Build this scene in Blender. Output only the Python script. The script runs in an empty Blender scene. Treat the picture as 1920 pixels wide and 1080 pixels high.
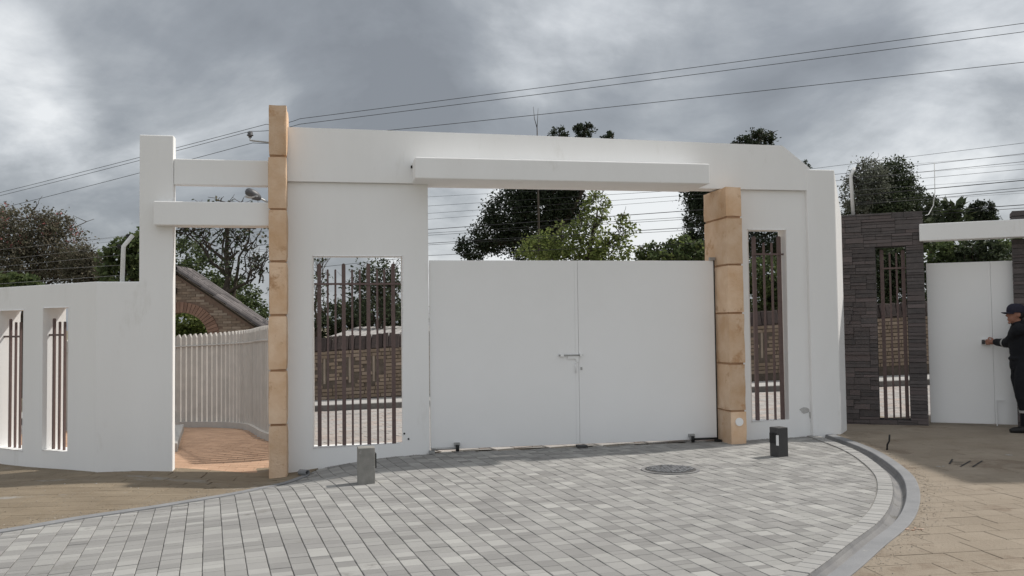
import bpy, bmesh, math, random
from mathutils import Vector, Matrix, noise
from mathutils.geometry import tessellate_polygon
random.seed(7)
sc = bpy.context.scene
col = sc.collection
R_ = math.radians

# ------------------------------------------------------------------ camera
F = 1700.0                       # focal length in photo pixels (1920 wide)
CAMZ = 1.55
PITCH = math.atan((608.5 - 540) / F)
ROLL = -0.0122
ROT = Matrix.Rotation(math.pi/2 + PITCH, 3, 'X') @ Matrix.Rotation(ROLL, 3, 'Z')
cam_d = bpy.data.cameras.new('camera')
cam = bpy.data.objects.new('camera', cam_d)
col.objects.link(cam)
cam_d.sensor_width = 36.0
cam_d.lens = 36.0 * F / 1920.0
cam_d.clip_start = 0.05
cam_d.clip_end = 3000.0
cam.matrix_world = Matrix.Translation((0, 0, CAMZ)) @ ROT.to_4x4()
sc.camera = cam

def ray(px, py):
    return ROT @ Vector(((px - 960) / F, -(py - 540) / F, -1))

# ------------------------------------------------------------------ world, sun, exposure
SUN = Vector((0.80, 0.36, 1.0)).normalized()
w = bpy.data.worlds.new('World'); sc.world = w; w.use_nodes = True
nt = w.node_tree; nt.nodes.clear()
def N(tree, typ, **kw):
    n = tree.nodes.new(typ)
    for k, v in kw.items(): setattr(n, k, v)
    return n
def math_node(tree, op, a, b=None, clamp=False):
    n = tree.nodes.new('ShaderNodeMath'); n.operation = op; n.use_clamp = clamp
    for i, v in enumerate((a, b)):
        if v is None: continue
        if isinstance(v, (int, float)): n.inputs[i].default_value = v
        else: tree.links.new(v, n.inputs[i])
    return n.outputs[0]
out = N(nt, 'ShaderNodeOutputWorld'); bg = N(nt, 'ShaderNodeBackground')
bg.inputs['Strength'].default_value = 0.1
nt.links.new(bg.outputs[0], out.inputs[0])
sky = N(nt, 'ShaderNodeTexSky', sky_type='NISHITA', sun_disc=False)
sky.sun_elevation = math.asin(SUN.z); sky.sun_rotation = math.atan2(SUN.x, SUN.y)
sky.air_density = 1.0; sky.dust_density = 2.0
tc = N(nt, 'ShaderNodeTexCoord')
sep = N(nt, 'ShaderNodeSeparateXYZ'); nt.links.new(tc.outputs['Generated'], sep.inputs[0])
zc = math_node(nt, 'ADD', math_node(nt, 'MAXIMUM', sep.outputs[2], 0.0), 0.34)
comb = N(nt, 'ShaderNodeCombineXYZ')
nt.links.new(math_node(nt, 'DIVIDE', sep.outputs[0], zc), comb.inputs[0])
nt.links.new(math_node(nt, 'DIVIDE', sep.outputs[1], zc), comb.inputs[1])
comb.inputs[2].default_value = 3.1
def wnoise(scale, detail, rough, dist=0.0):
    n = N(nt, 'ShaderNodeTexNoise'); n.inputs['Scale'].default_value = scale
    n.inputs['Detail'].default_value = detail; n.inputs['Roughness'].default_value = rough
    n.inputs['Distortion'].default_value = dist
    nt.links.new(comb.outputs[0], n.inputs['Vector'])
    return n.outputs['Fac']
v1 = wnoise(1.15, 8, 0.56, 0.5)
v2 = wnoise(3.4, 7, 0.6, 0.35)
v = math_node(nt, 'ADD', math_node(nt, 'ADD', math_node(nt, 'MULTIPLY', v1, 1.35), math_node(nt, 'MULTIPLY', v2, 0.42)), -0.03)
# the cloud breaks and the dark bank seen over the gate: (pixel, pixel, radius, weight)
for (bx_, by_, br_, bw_) in [(960,150,1500,-.235),(50,205,110,.10),(200,215,120,.09),(390,228,150,.16),(20,95,80,.14),(1280,255,110,.13),(560,235,120,.06),
        (1640,300,170,.15),(1860,5,130,.16),(880,440,170,.40),(1080,440,170,.36),(1240,440,150,.30),(110,390,200,.12),(1800,380,200,.12),(720,235,110,.06),(1130,60,260,.05),(60,300,120,.09),(300,330,200,.05),
        (260,90,200,-.10),(640,140,240,-.09),(930,200,200,-.04),(1480,220,200,-.07),(200,295,90,-.06),(1000,10,200,.06)]:
    d = ray(bx_, by_).normalized()
    dp = N(nt, 'ShaderNodeVectorMath', operation='DOT_PRODUCT'); dp.inputs[1].default_value = d
    nrm = N(nt, 'ShaderNodeVectorMath', operation='NORMALIZE'); nt.links.new(tc.outputs['Generated'], nrm.inputs[0])
    nt.links.new(nrm.outputs[0], dp.inputs[0])
    mr = N(nt, 'ShaderNodeMapRange', interpolation_type='SMOOTHERSTEP')
    mr.inputs['From Min'].default_value = math.cos(br_ / F * 1.35); mr.inputs['From Max'].default_value = 1.0
    nt.links.new(dp.outputs['Value'], mr.inputs['Value'])
    v = math_node(nt, 'ADD', v, math_node(nt, 'MULTIPLY', mr.outputs[0], bw_))
ramp = N(nt, 'ShaderNodeValToRGB')
cr = ramp.color_ramp
cr.elements[0].position = 0.48; cr.elements[0].color = (.185, .198, .215, 1)
cr.elements[1].position = 1.02; cr.elements[1].color = (.66, .675, .685, 1)
for pos, c in ((.64, (.24, .257, .278)), (.74, (.315, .333, .352)), (.86, (.455, .475, .495))):
    e = cr.elements.new(pos); e.color = (*c, 1)
nt.links.new(v, ramp.inputs[0])
sc10 = N(nt, 'ShaderNodeMix', data_type='RGBA', blend_type='MULTIPLY'); sc10.inputs['Factor'].default_value = 1
nt.links.new(ramp.outputs[0], sc10.inputs[6]); sc10.inputs[7].default_value = (8.5, 8.5, 8.5, 1)
mixs = N(nt, 'ShaderNodeMix', data_type='RGBA'); mixs.inputs['Factor'].default_value = 0.93
nt.links.new(sky.outputs[0], mixs.inputs[6]); nt.links.new(sc10.outputs[2], mixs.inputs[7])
nt.links.new(mixs.outputs[2], bg.inputs['Color'])

sun_d = bpy.data.lights.new('sun', 'SUN'); sun = bpy.data.objects.new('sun', sun_d); col.objects.link(sun)
sun_d.energy = 2.4; sun_d.angle = R_(1.2); sun_d.color = (1.0, 0.95, 0.88)
sun.rotation_euler = SUN.to_track_quat('Z', 'Y').to_euler(); sun.location = (10, 5, 20)
vs = sc.view_settings
vs.view_transform = 'Standard'; vs.look = 'None'; vs.exposure = 0.62; vs.gamma = 1.0; vs.use_curve_mapping = False
sc.cycles.max_bounces = 8; sc.cycles.transparent_max_bounces = 8

# ------------------------------------------------------------------ pixel helpers
CAMP = Vector((0, 0, CAMZ))
def sstep(a, b, t):
    t = max(0.0, min(1.0, (t - a) / (b - a))); return t*t*(3 - 2*t)
def hgt(x, y):
    """height of the ground: level before the gate, a dip at the tall pillar, the street outside tilting up to the right"""
    g = lambda cx, cy, r: math.exp(-((x-cx)**2 + (y-cy)**2) / (2*r*r))
    z = -0.16 * g(-2.75, 10.35, 0.75) - 0.05 * sstep(-1.6, -3.4, x) - 0.08 * g(-6.6, 11.2, 1.2) + 0.06 * g(5.6, 12.3, 1.4)
    zo = max(-.4, min(.5, -0.15 + 0.031 * (x + 3.4)))
    t = sstep(12.0, 17.5, y)
    return z * (1 - t) + zo * t
def Gz(px, py, z=0.0):
    v = ray(px, py); return CAMP + v * ((z - CAMZ) / v.z)
def Gh(px, py):
    z = 0.0
    for _ in range(12):
        p = Gz(px, py, z); z = hgt(p.x, p.y)
    return Vector((p.x, p.y, z))
def P(px, py, Y):
    v = ray(px, py); return CAMP + v * (Y / v.y)
class Frame:
    """a wall line: s runs along it to the right, w out of it towards the court, z up"""
    def __init__(s, O, ang):
        s.O = Vector((O[0], O[1], 0)); s.a = ang
        s.u = Vector((math.cos(ang), math.sin(ang), 0)); s.n = Vector((s.u.y, -s.u.x, 0))
    def pt(s, a, w, z): return s.O + s.u*a + s.n*w + Vector((0, 0, z))
    def px(s, px, py, w=0.0):
        v = ray(px, py); t = (w - (CAMP - s.O).dot(s.n)) / v.dot(s.n)
        p = CAMP + v*t; return ((p - s.O).dot(s.u), p.z)
g0, g1 = Gz(808, 850), Gz(1343, 829)
FG = Frame(g0, math.atan2(g1.y-g0.y, g1.x-g0.x))           # gate wall
_c = FG.pt(FG.px(183, 700)[0], 0, 0)
FL = Frame(_c, R_(-33))                                     # left wall, turned back
FR = Frame(Gz(1587, 803, 0.0), R_(-23))                     # stone wall by the second gate

# ------------------------------------------------------------------ mesh helpers
ORG = {}
class MB:
    def __init__(s): s.v = []; s.f = []
    def add(s, vs, fs):
        k = len(s.v); s.v += [Vector(a) for a in vs]; s.f += [tuple(i + k for i in q) for q in fs]; return s
    def hexa(s, p):   # 8 points: bottom 4 ccw, top 4 ccw
        return s.add(p, [(3,2,1,0),(4,5,6,7),(0,1,5,4),(1,2,6,5),(2,3,7,6),(3,0,4,7)])
    def box(s, fr, s0, s1, w0, w1, z0, z1):
        q = [(s0,w1),(s1,w1),(s1,w0),(s0,w0)]
        return s.hexa([fr.pt(a, b, z0) for a, b in q] + [fr.pt(a, b, z1) for a, b in q])
    def prism(s, fr, outer, holes, w0, w1):   # outline in (s,z) with holes, between w0 and w1
        loops = [outer] + list(holes)
        flat = [p for l in loops for p in l]
        tris = tessellate_polygon([[Vector((a, b, 0)) for a, b in l] for l in loops])
        n = len(flat); vs = [fr.pt(a, w1, b) for a, b in flat] + [fr.pt(a, w0, b) for a, b in flat]
        fs = []
        for t in tris:
            a, b, c = (flat[i] for i in t)
            if (b[0]-a[0])*(c[1]-a[1]) - (b[1]-a[1])*(c[0]-a[0]) < 0: t = (t[0], t[2], t[1])
            fs.append(tuple(t)); fs.append((t[0]+n, t[2]+n, t[1]+n))
        k = 0
        for l in loops:
            m = len(l)
            for i in range(m): fs.append((k+i, k+i+n, k+(i+1) % m+n, k+(i+1) % m))
            k += m
        return s.add(vs, fs)
    def tube(s, pts, rad, n=6, cap=True):
        pts = [Vector(p) for p in pts]
        if isinstance(rad, (int, float)): rad = [rad]*len(pts)
        k = len(s.v); ref = None
        for i, p in enumerate(pts):
            t = (pts[min(i+1, len(pts)-1)] - pts[max(i-1, 0)]).normalized()
            if ref is None: ref = t.orthogonal().normalized()
            ref = (ref - t*ref.dot(t)).normalized(); b = t.cross(ref)
            for j in range(n):
                a = 2*math.pi*j/n; s.v.append(p + (ref*math.cos(a) + b*math.sin(a))*rad[i])
        for i in range(len(pts)-1):
            for j in range(n):
                s.f.append((k+i*n+j, k+i*n+(j+1) % n, k+(i+1)*n+(j+1) % n, k+(i+1)*n+j))
        if cap:
            s.f.append(tuple(k+j for j in reversed(range(n)))); m = k+(len(pts)-1)*n
            s.f.append(tuple(m+j for j in range(n)))
        return s
    def ell(s, c, r, nu=12, nv=8, rot=None):
        c = Vector(c); k = len(s.v)
        for i in range(nv+1):
            ph = math.pi*i/nv
            for j in range(nu):
                th = 2*math.pi*j/nu
                q = Vector((r[0]*math.sin(ph)*math.cos(th), r[1]*math.sin(ph)*math.sin(th), r[2]*math.cos(ph)))
                if rot: q = rot @ q
                s.v.append(c+q)
        for i in range(nv):
            for j in range(nu):
                s.f.append((k+i*nu+j, k+(i+1)*nu+j, k+(i+1)*nu+(j+1) % nu, k+i*nu+(j+1) % nu))
        return s
    def build(s, name, mat, parent=None, smooth=False, bevel=0.0, seg=2, org=None, kind=None, sharp=None):
        lo = [min(v[i] for v in s.v) for i in range(3)]; hi = [max(v[i] for v in s.v) for i in range(3)]
        o3 = Vector(org) if org else Vector(((lo[0]+hi[0])/2, (lo[1]+hi[1])/2, lo[2]))
        me = bpy.data.meshes.new(name); me.from_pydata([v - o3 for v in s.v], [], s.f); me.update()
        if smooth: me.polygons.foreach_set('use_smooth', [True]*len(me.polygons))
        if sharp: me.set_sharp_from_angle(angle=R_(sharp))
        me.materials.append(mat)
        o = bpy.data.objects.new(name, me); col.objects.link(o)
        place(o, o3, parent)
        if bevel:
            b = o.modifiers.new('bevel', 'BEVEL'); b.width = bevel; b.segments = seg; b.limit_method = 'ANGLE'; b.angle_limit = R_(40)
        if kind: o['kind'] = kind
        return o
def place(o, o3, parent=None):
    ORG[o.name] = Vector(o3)
    if parent is not None:
        o.parent = parent; o.location = Vector(o3) - ORG[parent.name]
    else: o.location = o3
def tag(o, label, cat, group=None):
    o['label'] = label; o['category'] = cat
    if group: o['group'] = group
    return o
def struct(o): o['kind'] = 'structure'; return o
def thing(name, label, cat, loc, group=None):
    o = bpy.data.objects.new(name, None); col.objects.link(o); o.empty_display_size = .2
    place(o, loc); return tag(o, label, cat, group)
def inst(name, me, parent, loc, rotz=0.0, scale=(1, 1, 1), rot=None):
    o = bpy.data.objects.new(name, me); col.objects.link(o)
    place(o, loc, parent); o.rotation_euler = rot if rot else (0, 0, rotz); o.scale = scale
    return o

# ------------------------------------------------------------------ materials
def mat(name, c1, c2=None, rough=.8, scale=8.0, bump=0.0, bscale=60.0, metal=0.0, spec=.3, vary=0.0, detail=6,
        c3=None, stretch=(1, 1, 1), trans=None, spots=None):
    """principled colour mixed by object-space noise; vary: brightness spread between pieces; spots: (colour, scale, threshold)"""
    m = bpy.data.materials.new(name); m.use_nodes = True; t = m.node_tree; L = t.links
    b = t.nodes['Principled BSDF']; b.inputs['Roughness'].default_value = rough; b.inputs['Metallic'].default_value = metal
    b.inputs['Specular IOR Level'].default_value = spec
    geo = N(t, 'ShaderNodeNewGeometry')
    mp = N(t, 'ShaderNodeMapping'); mp.inputs['Scale'].default_value = stretch
    L.new(geo.outputs['Position'], mp.inputs['Vector'])
    def noi(sc_, det=detail, ro=.6):
        n = N(t, 'ShaderNodeTexNoise'); n.inputs['Scale'].default_value = sc_; n.inputs['Detail'].default_value = det
        n.inputs['Roughness'].default_value = ro; L.new(mp.outputs[0], n.inputs['Vector']); return n.outputs['Fac']
    colr = None
    if c2 is None: c2 = c1
    r = N(t, 'ShaderNodeValToRGB'); r.color_ramp.elements[0].position = .33; r.color_ramp.elements[1].position = .67
    r.color_ramp.elements[0].color = (*c1, 1); r.color_ramp.elements[1].color = (*c2, 1)
    L.new(noi(scale), r.inputs[0]); colr = r.outputs[0]
    oi = N(t, 'ShaderNodeObjectInfo')
    rnd = math_node(t, 'FRACT', math_node(t, 'ADD', oi.outputs['Random'], math_node(t, 'MULTIPLY', geo.outputs['Random Per Island'], 7.31)))
    if c3 is not None:
        mx = N(t, 'ShaderNodeMix', data_type='RGBA'); L.new(math_node(t, 'POWER', rnd, 2.2), mx.inputs['Factor'])
        L.new(colr, mx.inputs[6]); mx.inputs[7].default_value = (*c3, 1); colr = mx.outputs[2]
    if vary:
        rn2 = math_node(t, 'FRACT', math_node(t, 'MULTIPLY', rnd, 13.7))
        fac = math_node(t, 'ADD', math_node(t, 'MULTIPLY', rn2, 2*vary), 1 - vary)
        mx = N(t, 'ShaderNodeMix', data_type='RGBA', blend_type='MULTIPLY'); mx.inputs['Factor'].default_value = 1
        L.new(colr, mx.inputs[6]); L.new(fac, mx.inputs[7]); colr = mx.outputs[2]
    if spots:
        sr = N(t, 'ShaderNodeMapRange'); sr.inputs['From Min'].default_value = spots[2]; sr.inputs['From Max'].default_value = spots[2] + .08
        L.new(noi(spots[1], 8, .7), sr.inputs['Value'])
        mx = N(t, 'ShaderNodeMix', data_type='RGBA'); L.new(sr.outputs[0], mx.inputs['Factor'])
        L.new(colr, mx.inputs[6]); mx.inputs[7].default_value = (*spots[0], 1); colr = mx.outputs[2]
    L.new(colr, b.inputs['Base Color'])
    if bump:
        bn = N(t, 'ShaderNodeBump'); bn.inputs['Strength'].default_value = bump; bn.inputs['Distance'].default_value = .01
        L.new(noi(bscale, 8, .65), bn.inputs['Height']); L.new(bn.outputs[0], b.inputs['Normal'])
    if trans:
        tr = N(t, 'ShaderNodeBsdfTranslucent'); L.new(colr, tr.inputs['Color'])
        ms = N(t, 'ShaderNodeMixShader'); ms.inputs[0].default_value = trans
        L.new(b.outputs[0], ms.inputs[1]); L.new(tr.outputs[0], ms.inputs[2])
        L.new(ms.outputs[0], t.nodes['Material Output'].inputs['Surface'])
    return m
M = {}
M['white'] = mat('white_render', (.85, .85, .845), (.82, .818, .81), .85, 1.5, .3, 5, spots=((.775, .77, .755), 2.2, .60), stretch=(1.3, 1.3, .4))
M['white2'] = mat('white_gate_paint', (.85, .85, .85), (.82, .82, .815), .5, .8, .22, 2.2, spec=.4)
M['sand'] = mat('sandstone', (.74, .555, .40), (.60, .395, .24), .85, 3.2, .8, 40, vary=.14, spots=((.49, .295, .165), 3.6, .57))
M['sandj'] = mat('sandstone_joint', (.42, .26, .155), (.34, .205, .12), .95, 9)
M['bar'] = mat('brown_bar_paint', (.155, .108, .10), (.125, .088, .083), .55, 20, .1, 80)
M['joint'] = mat('paver_joint_sand', (.17, .163, .152), (.31, .30, .28), .95, 2.5, .4, 150)
M['paver'] = mat('grey_paver', (.235, .230, .224), (.280, .275, .266), .9, 1.1, .5, 160, vary=.15, c3=(.344, .340, .325), spots=((.224, .217, .205), 1.7, .6))
M['edging'] = mat('edging_paver', (.333, .329, .318), (.295, .291, .284), .9, 6, .4, 150, vary=.10)
M['kerb'] = mat('grey_cement', (.245, .248, .256), (.194, .198, .206), .85, 3.2, .4, 60, spots=((.288, .285, .274), 6, .6))
M['channel'] = mat('channel_cement', (.171, .171, .176), (.234, .230, .227), .85, 3.5, .4, 60, spots=((.135, .131, .122), 4, .56))
M['ochre'] = mat('stamped_ochre', (.288, .243, .191), (.235, .195, .149), .85, 1.8, .9, 38, vary=.05, spots=((.202, .160, .120), 1.3, .55))
M['ochre_j'] = mat('stamped_joint', (.13, .10, .08), (.36, .29, .23), .95, 3.5, .3, 80)
M['ochre2'] = mat('stamped_ochre_dusty', (.231, .189, .136), (.189, .151, .106), .9, 2.0, .8, 38, vary=.06, spots=((.265, .250, .227), 1.1, .58), stretch=(1, 1.6, 1))
M['stone'] = mat('dark_ledgestone', (.106, .094, .092), (.078, .071, .071), .85, 14, .9, 55, vary=.18, c3=(.133, .110, .108))
M['mortar'] = mat('dark_mortar', (.035, .032, .031), (.026, .024, .024), .95, 20, .4, 80)
M['brick'] = mat('old_brick', (.27, .21, .155), (.20, .152, .112), .92, 3, .6, 60, vary=.13, c3=(.33, .26, .205))
M['brick_m'] = mat('old_mortar', (.10, .08, .066), (.15, .125, .10), .95, 7, .4, 60)
M['gbrick'] = mat('gable_brick', (.31, .235, .18), (.24, .18, .135), .92, 7, .5, 60, vary=.2, c3=(.36, .29, .235))
M['vous'] = mat('arch_brick', (.31, .19, .14), (.24, .145, .11), .92, 9, .5, 60, vary=.15)
M['gmort'] = mat('gable_mortar', (.24, .17, .13), (.20, .14, .11), .95, 9, .3, 60)
M['coping'] = mat('dark_coping_tile', (.05, .04, .038), (.075, .056, .05), .85, 14, .5, 50, vary=.3)
M['tile'] = mat('weathered_roof_tile', (.10, .09, .09), (.15, .135, .133), .85, 6, .5, 50, vary=.28, c3=(.21, .19, .187))
M['path'] = mat('path_brick', (.491, .326, .224), (.423, .275, .186), .92, 4, .4, 80, vary=.10)
M['pathj'] = mat('path_joint', (.36, .25, .175), None, .95, 9, .3, 80)
M['picket'] = mat('concrete_picket', (.50, .475, .445), (.43, .41, .385), .9, 5, .5, 60, vary=.06)
M['ground'] = mat('earth', (.15, .14, .09), (.20, .17, .12), .95, 1.1, .5, 20)
M['street'] = mat('street_bed', (.22, .21, .20), (.28, .27, .255), .95, 2, .4, 60)
M['spaver'] = mat('street_paver', (.331, .319, .306), (.381, .364, .348), .9, 2, .4, 100, vary=.10, c3=(.389, .331, .298))
M['side'] = mat('sidewalk_cement', (.431, .422, .406), (.364, .356, .343), .9, 2, .3, 60)
M['side2'] = mat('slot_render', (.36, .30, .24), (.28, .23, .185), .9, 6)
M['dkerb'] = mat('dirty_kerb', (.13, .125, .12), (.18, .17, .16), .9, 5, .4, 60)
M['conc'] = mat('raw_concrete', (.30, .29, .27), (.22, .215, .20), .92, 9, .6, 70, spots=((.36, .35, .33), 7, .6))
M['charcoal'] = mat('charcoal_paint', (.055, .054, .055), (.065, .064, .064), .6, 9, .15, 90)
M['black'] = mat('black_rubber', (.012, .012, .012), (.02, .02, .02), .6, 12)
M['cable'] = mat('cable_black', (.03, .03, .032), None, .6)
M['wire'] = mat('galvanised_wire', (.20, .20, .20), None, .45, metal=.6)
M['steel'] = mat('galvanised_steel', (.45, .45, .44), (.35, .35, .345), .45, 18, metal=.6)
M['iron'] = mat('cast_iron', (.07, .07, .068), (.11, .108, .105), .65, 25, .5, 120, metal=.5)
M['ppost'] = mat('white_post_paint', (.74, .74, .73), (.66, .66, .65), .6, 9)
M['pole'] = mat('pole_concrete', (.33, .32, .30), (.28, .27, .26), .9, 4, .3, 40)
M['lamp'] = mat('lamp_grey', (.13, .13, .135), (.09, .09, .095), .5, 8, metal=.3)
M['glass'] = mat('lamp_lens', (.45, .46, .47), None, .2, spec=.6)
M['roofsheet'] = mat('fibre_cement_roof', (.36, .345, .33), (.28, .27, .26), .9, 3, .3, 40)
M['bark'] = mat('bark', (.085, .068, .052), (.05, .042, .034), .95, 12, .8, 30, stretch=(1, 1, .3))
M['barkl'] = mat('pale_bark', (.15, .13, .11), (.09, .08, .07), .95, 12, .8, 30, stretch=(1, 1, .3))
def leafmat(name, a, b, c, tr=.35):
    return mat(name, a, b, .65, 1.4, 0, vary=.38, c3=c, trans=tr, spec=.25)
M['lf_dark'] = leafmat('leaf_dark', (.020, .030, .016), (.032, .044, .022), (.045, .058, .03), .18)
M['lf_con'] = leafmat('leaf_conifer', (.032, .046, .024), (.05, .066, .033), (.075, .092, .046), .25)
M['lf_brn'] = leafmat('leaf_brownish', (.085, .088, .055), (.105, .098, .066), (.19, .16, .12), .4)
M['lf_lime'] = leafmat('leaf_lime', (.11, .15, .045), (.17, .21, .065), (.24, .27, .09), .5)
M['lf_mid'] = leafmat('leaf_mid', (.055, .082, .032), (.085, .115, .045), (.14, .17, .07), .4)
M['lf_grey'] = leafmat('leaf_grey', (.10, .11, .085), (.14, .15, .115), (.18, .19, .15), .35)
M['flower'] = mat('pink_flower', (.38, .13, .13), (.45, .2, .19), .7, 5, trans=.4)
M['navy'] = mat('dark_coverall', (.006, .007, .010), (.009, .010, .013), .85, 30, .4, 120)
M['capm'] = mat('navy_cap', (.016, .015, .028), (.022, .02, .036), .8, 30, .3, 150)
M['skin'] = mat('skin', (.33, .165, .115), (.28, .135, .095), .55, 20)
M['hair'] = mat('hair', (.012, .010, .009), None, .6)
M['refl'] = mat('grey_band', (.34, .34, .33), None, .5)
M['boot'] = mat('boot', (.012, .011, .011), None, .5)
M['hwall'] = mat('house_render', (.68, .66, .62), (.62, .60, .57), .9, 2, .3, 60)
M['hdark'] = mat('dark_house_facing', (.10, .09, .088), (.07, .063, .062), .85, 6, .8, 12, stretch=(1, 1, 3))  # dark facing chosen so the unseen house throws back little light
M['dglass'] = mat('dark_pane', (.03, .035, .04), None, .08, spec=.6)
M['debris'] = mat('dry_litter', (.30, .16, .09), (.45, .40, .35), .9, 30)
M['grit'] = mat('loose_grit', (.20, .17, .14), (.36, .33, .29), .95, 40, vary=.3)
M['peel'] = mat('bare_render', (.44, .43, .42), (.52, .515, .50), .95, 25, .6, 90)

# ------------------------------------------------------------------ ground sheets
def axis(lo, hi, fine0, fine1, step):
    a = []; x = fine0
    while x < fine1 + 1e-6: a.append(x); x += step
    d = step; x = fine0
    while x > lo: d *= 1.6; x -= d; a.insert(0, x)
    d = step; x = fine1
    while x < hi: d *= 1.6; x += d; a.append(x)
    return a
xs = axis(-900, 900, -12, 14, .35); ys = axis(-400, 1500, -2, 34, .35)
mb = MB(); nx = len(xs)
for y in ys:
    for x in xs: mb.v.append(Vector((x, y, hgt(x, y) - .05)))
for j in range(len(ys)-1):
    for i in range(nx-1): mb.f.append((j*nx+i, j*nx+i+1, (j+1)*nx+i+1, (j+1)*nx+i))
struct(mb.build('ground', M['ground'], smooth=True))

def inside(p, poly):
    x, y = p; r = False; n = len(poly)
    for i in range(n):
        x1, y1 = poly[i]; x2, y2 = poly[(i+1) % n]
        if (y1 > y) != (y2 > y) and x < (x2-x1)*(y-y1)/(y2-y1)+x1: r = not r
    return r
def sheet(name, poly, m, dz, step=.3):
    """sheet of ground over a plan polygon (cells cut to it), lying dz above the ground's height"""
    bm = bmesh.new()
    f = bm.faces.new([bm.verts.new((x, y, 0)) for x, y in poly])
    x0, x1 = min(p[0] for p in poly), max(p[0] for p in poly); y0, y1 = min(p[1] for p in poly), max(p[1] for p in poly)
    bmesh.ops.triangulate(bm, faces=bm.faces[:])
    for lo, hi, k in ((x0, x1, 0), (y0, y1, 1)):
        c = lo + step
        while c < hi:
            no = [0, 0, 0]; no[k] = 1; co = [0, 0, 0]; co[k] = c
            bmesh.ops.bisect_plane(bm, geom=bm.verts[:]+bm.edges[:]+bm.faces[:], plane_co=co, plane_no=no); c += step
    for v_ in bm.verts: v_.co.z = hgt(v_.co.x, v_.co.y) + dz
    bmesh.ops.recalc_face_normals(bm, faces=bm.faces[:])
    if sum(f_.normal.z for f_ in bm.faces) < 0: bmesh.ops.reverse_faces(bm, faces=bm.faces[:])
    me = bpy.data.meshes.new(name); bm.to_mesh(me); bm.free(); me.materials.append(m)
    me.polygons.foreach_set('use_smooth', [True]*len(me.polygons))
    o = bpy.data.objects.new(name, me); col.objects.link(o); ORG[o.name] = Vector((0, 0, 0)); return o

def smooth_curve(pts, n=8):
    o = []; m = len(pts)
    for i in range(m-1):
        p0, p1, p2, p3 = (Vector(pts[max(0, min(m-1, k))]) for k in (i-1, i, i+1, i+2))
        for j in range(n):
            t = j/n
            o.append(.5*((2*p1)+(p2-p0)*t+(2*p0-5*p1+4*p2-p3)*t*t+(3*p1-p0-3*p2+p3)*t**3))
    o.append(Vector(pts[-1])); return o
Z3 = lambda q: Gh(1200 + q[0]/2.667, 780 + q[1]/2.667)
# plan curves of the round paved court, read off the ground
fieldE = smooth_curve([Z3(q).to_2d() for q in ((830,102),(1000,168),(1090,222),(1160,288),(1181,350),(1165,430),(1100,520),(950,625),(700,798))] + [(.75, 4.55), (-.3, 3.3)])
def offset(curve, d):
    o = []
    for i, p in enumerate(curve):
        t = (curve[min(i+1, len(curve)-1)] - curve[max(i-1, 0)]).normalized()
        o.append(p + Vector((-t.y, t.x))*d)       # left of travel = outwards here
    return o
E_W, C_W, K_W = .145, .105, .115
edgeO = offset(fieldE, E_W); chanO = offset(fieldE, E_W+C_W); kerbO = offset(fieldE, E_W+C_W+K_W)
leftE = smooth_curve([Gh(578, 893).to_2d(), Gh(545, 905).to_2d(), Gh(470, 922).to_2d(), Gh(330, 947).to_2d(), Gh(160, 973).to_2d(), Gh(0, 1000).to_2d(), Vector((-5.1, 6.3)), Vector((-6.6, 5.4))])
wallL = FG.pt(FG.px(560, 890)[0], .0, 0).to_2d(); wallR = FG.pt(FG.px(1530, 818)[0], 0, 0).to_2d()
courtP = [tuple(p) for p in fieldE] + [(-2, 2.2), (-7, 3.2)] + [tuple(p) for p in reversed(leftE)] + [tuple(wallL), tuple(wallR)]
court = struct(sheet('court_bed', courtP, M['joint'], -.012))

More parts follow.
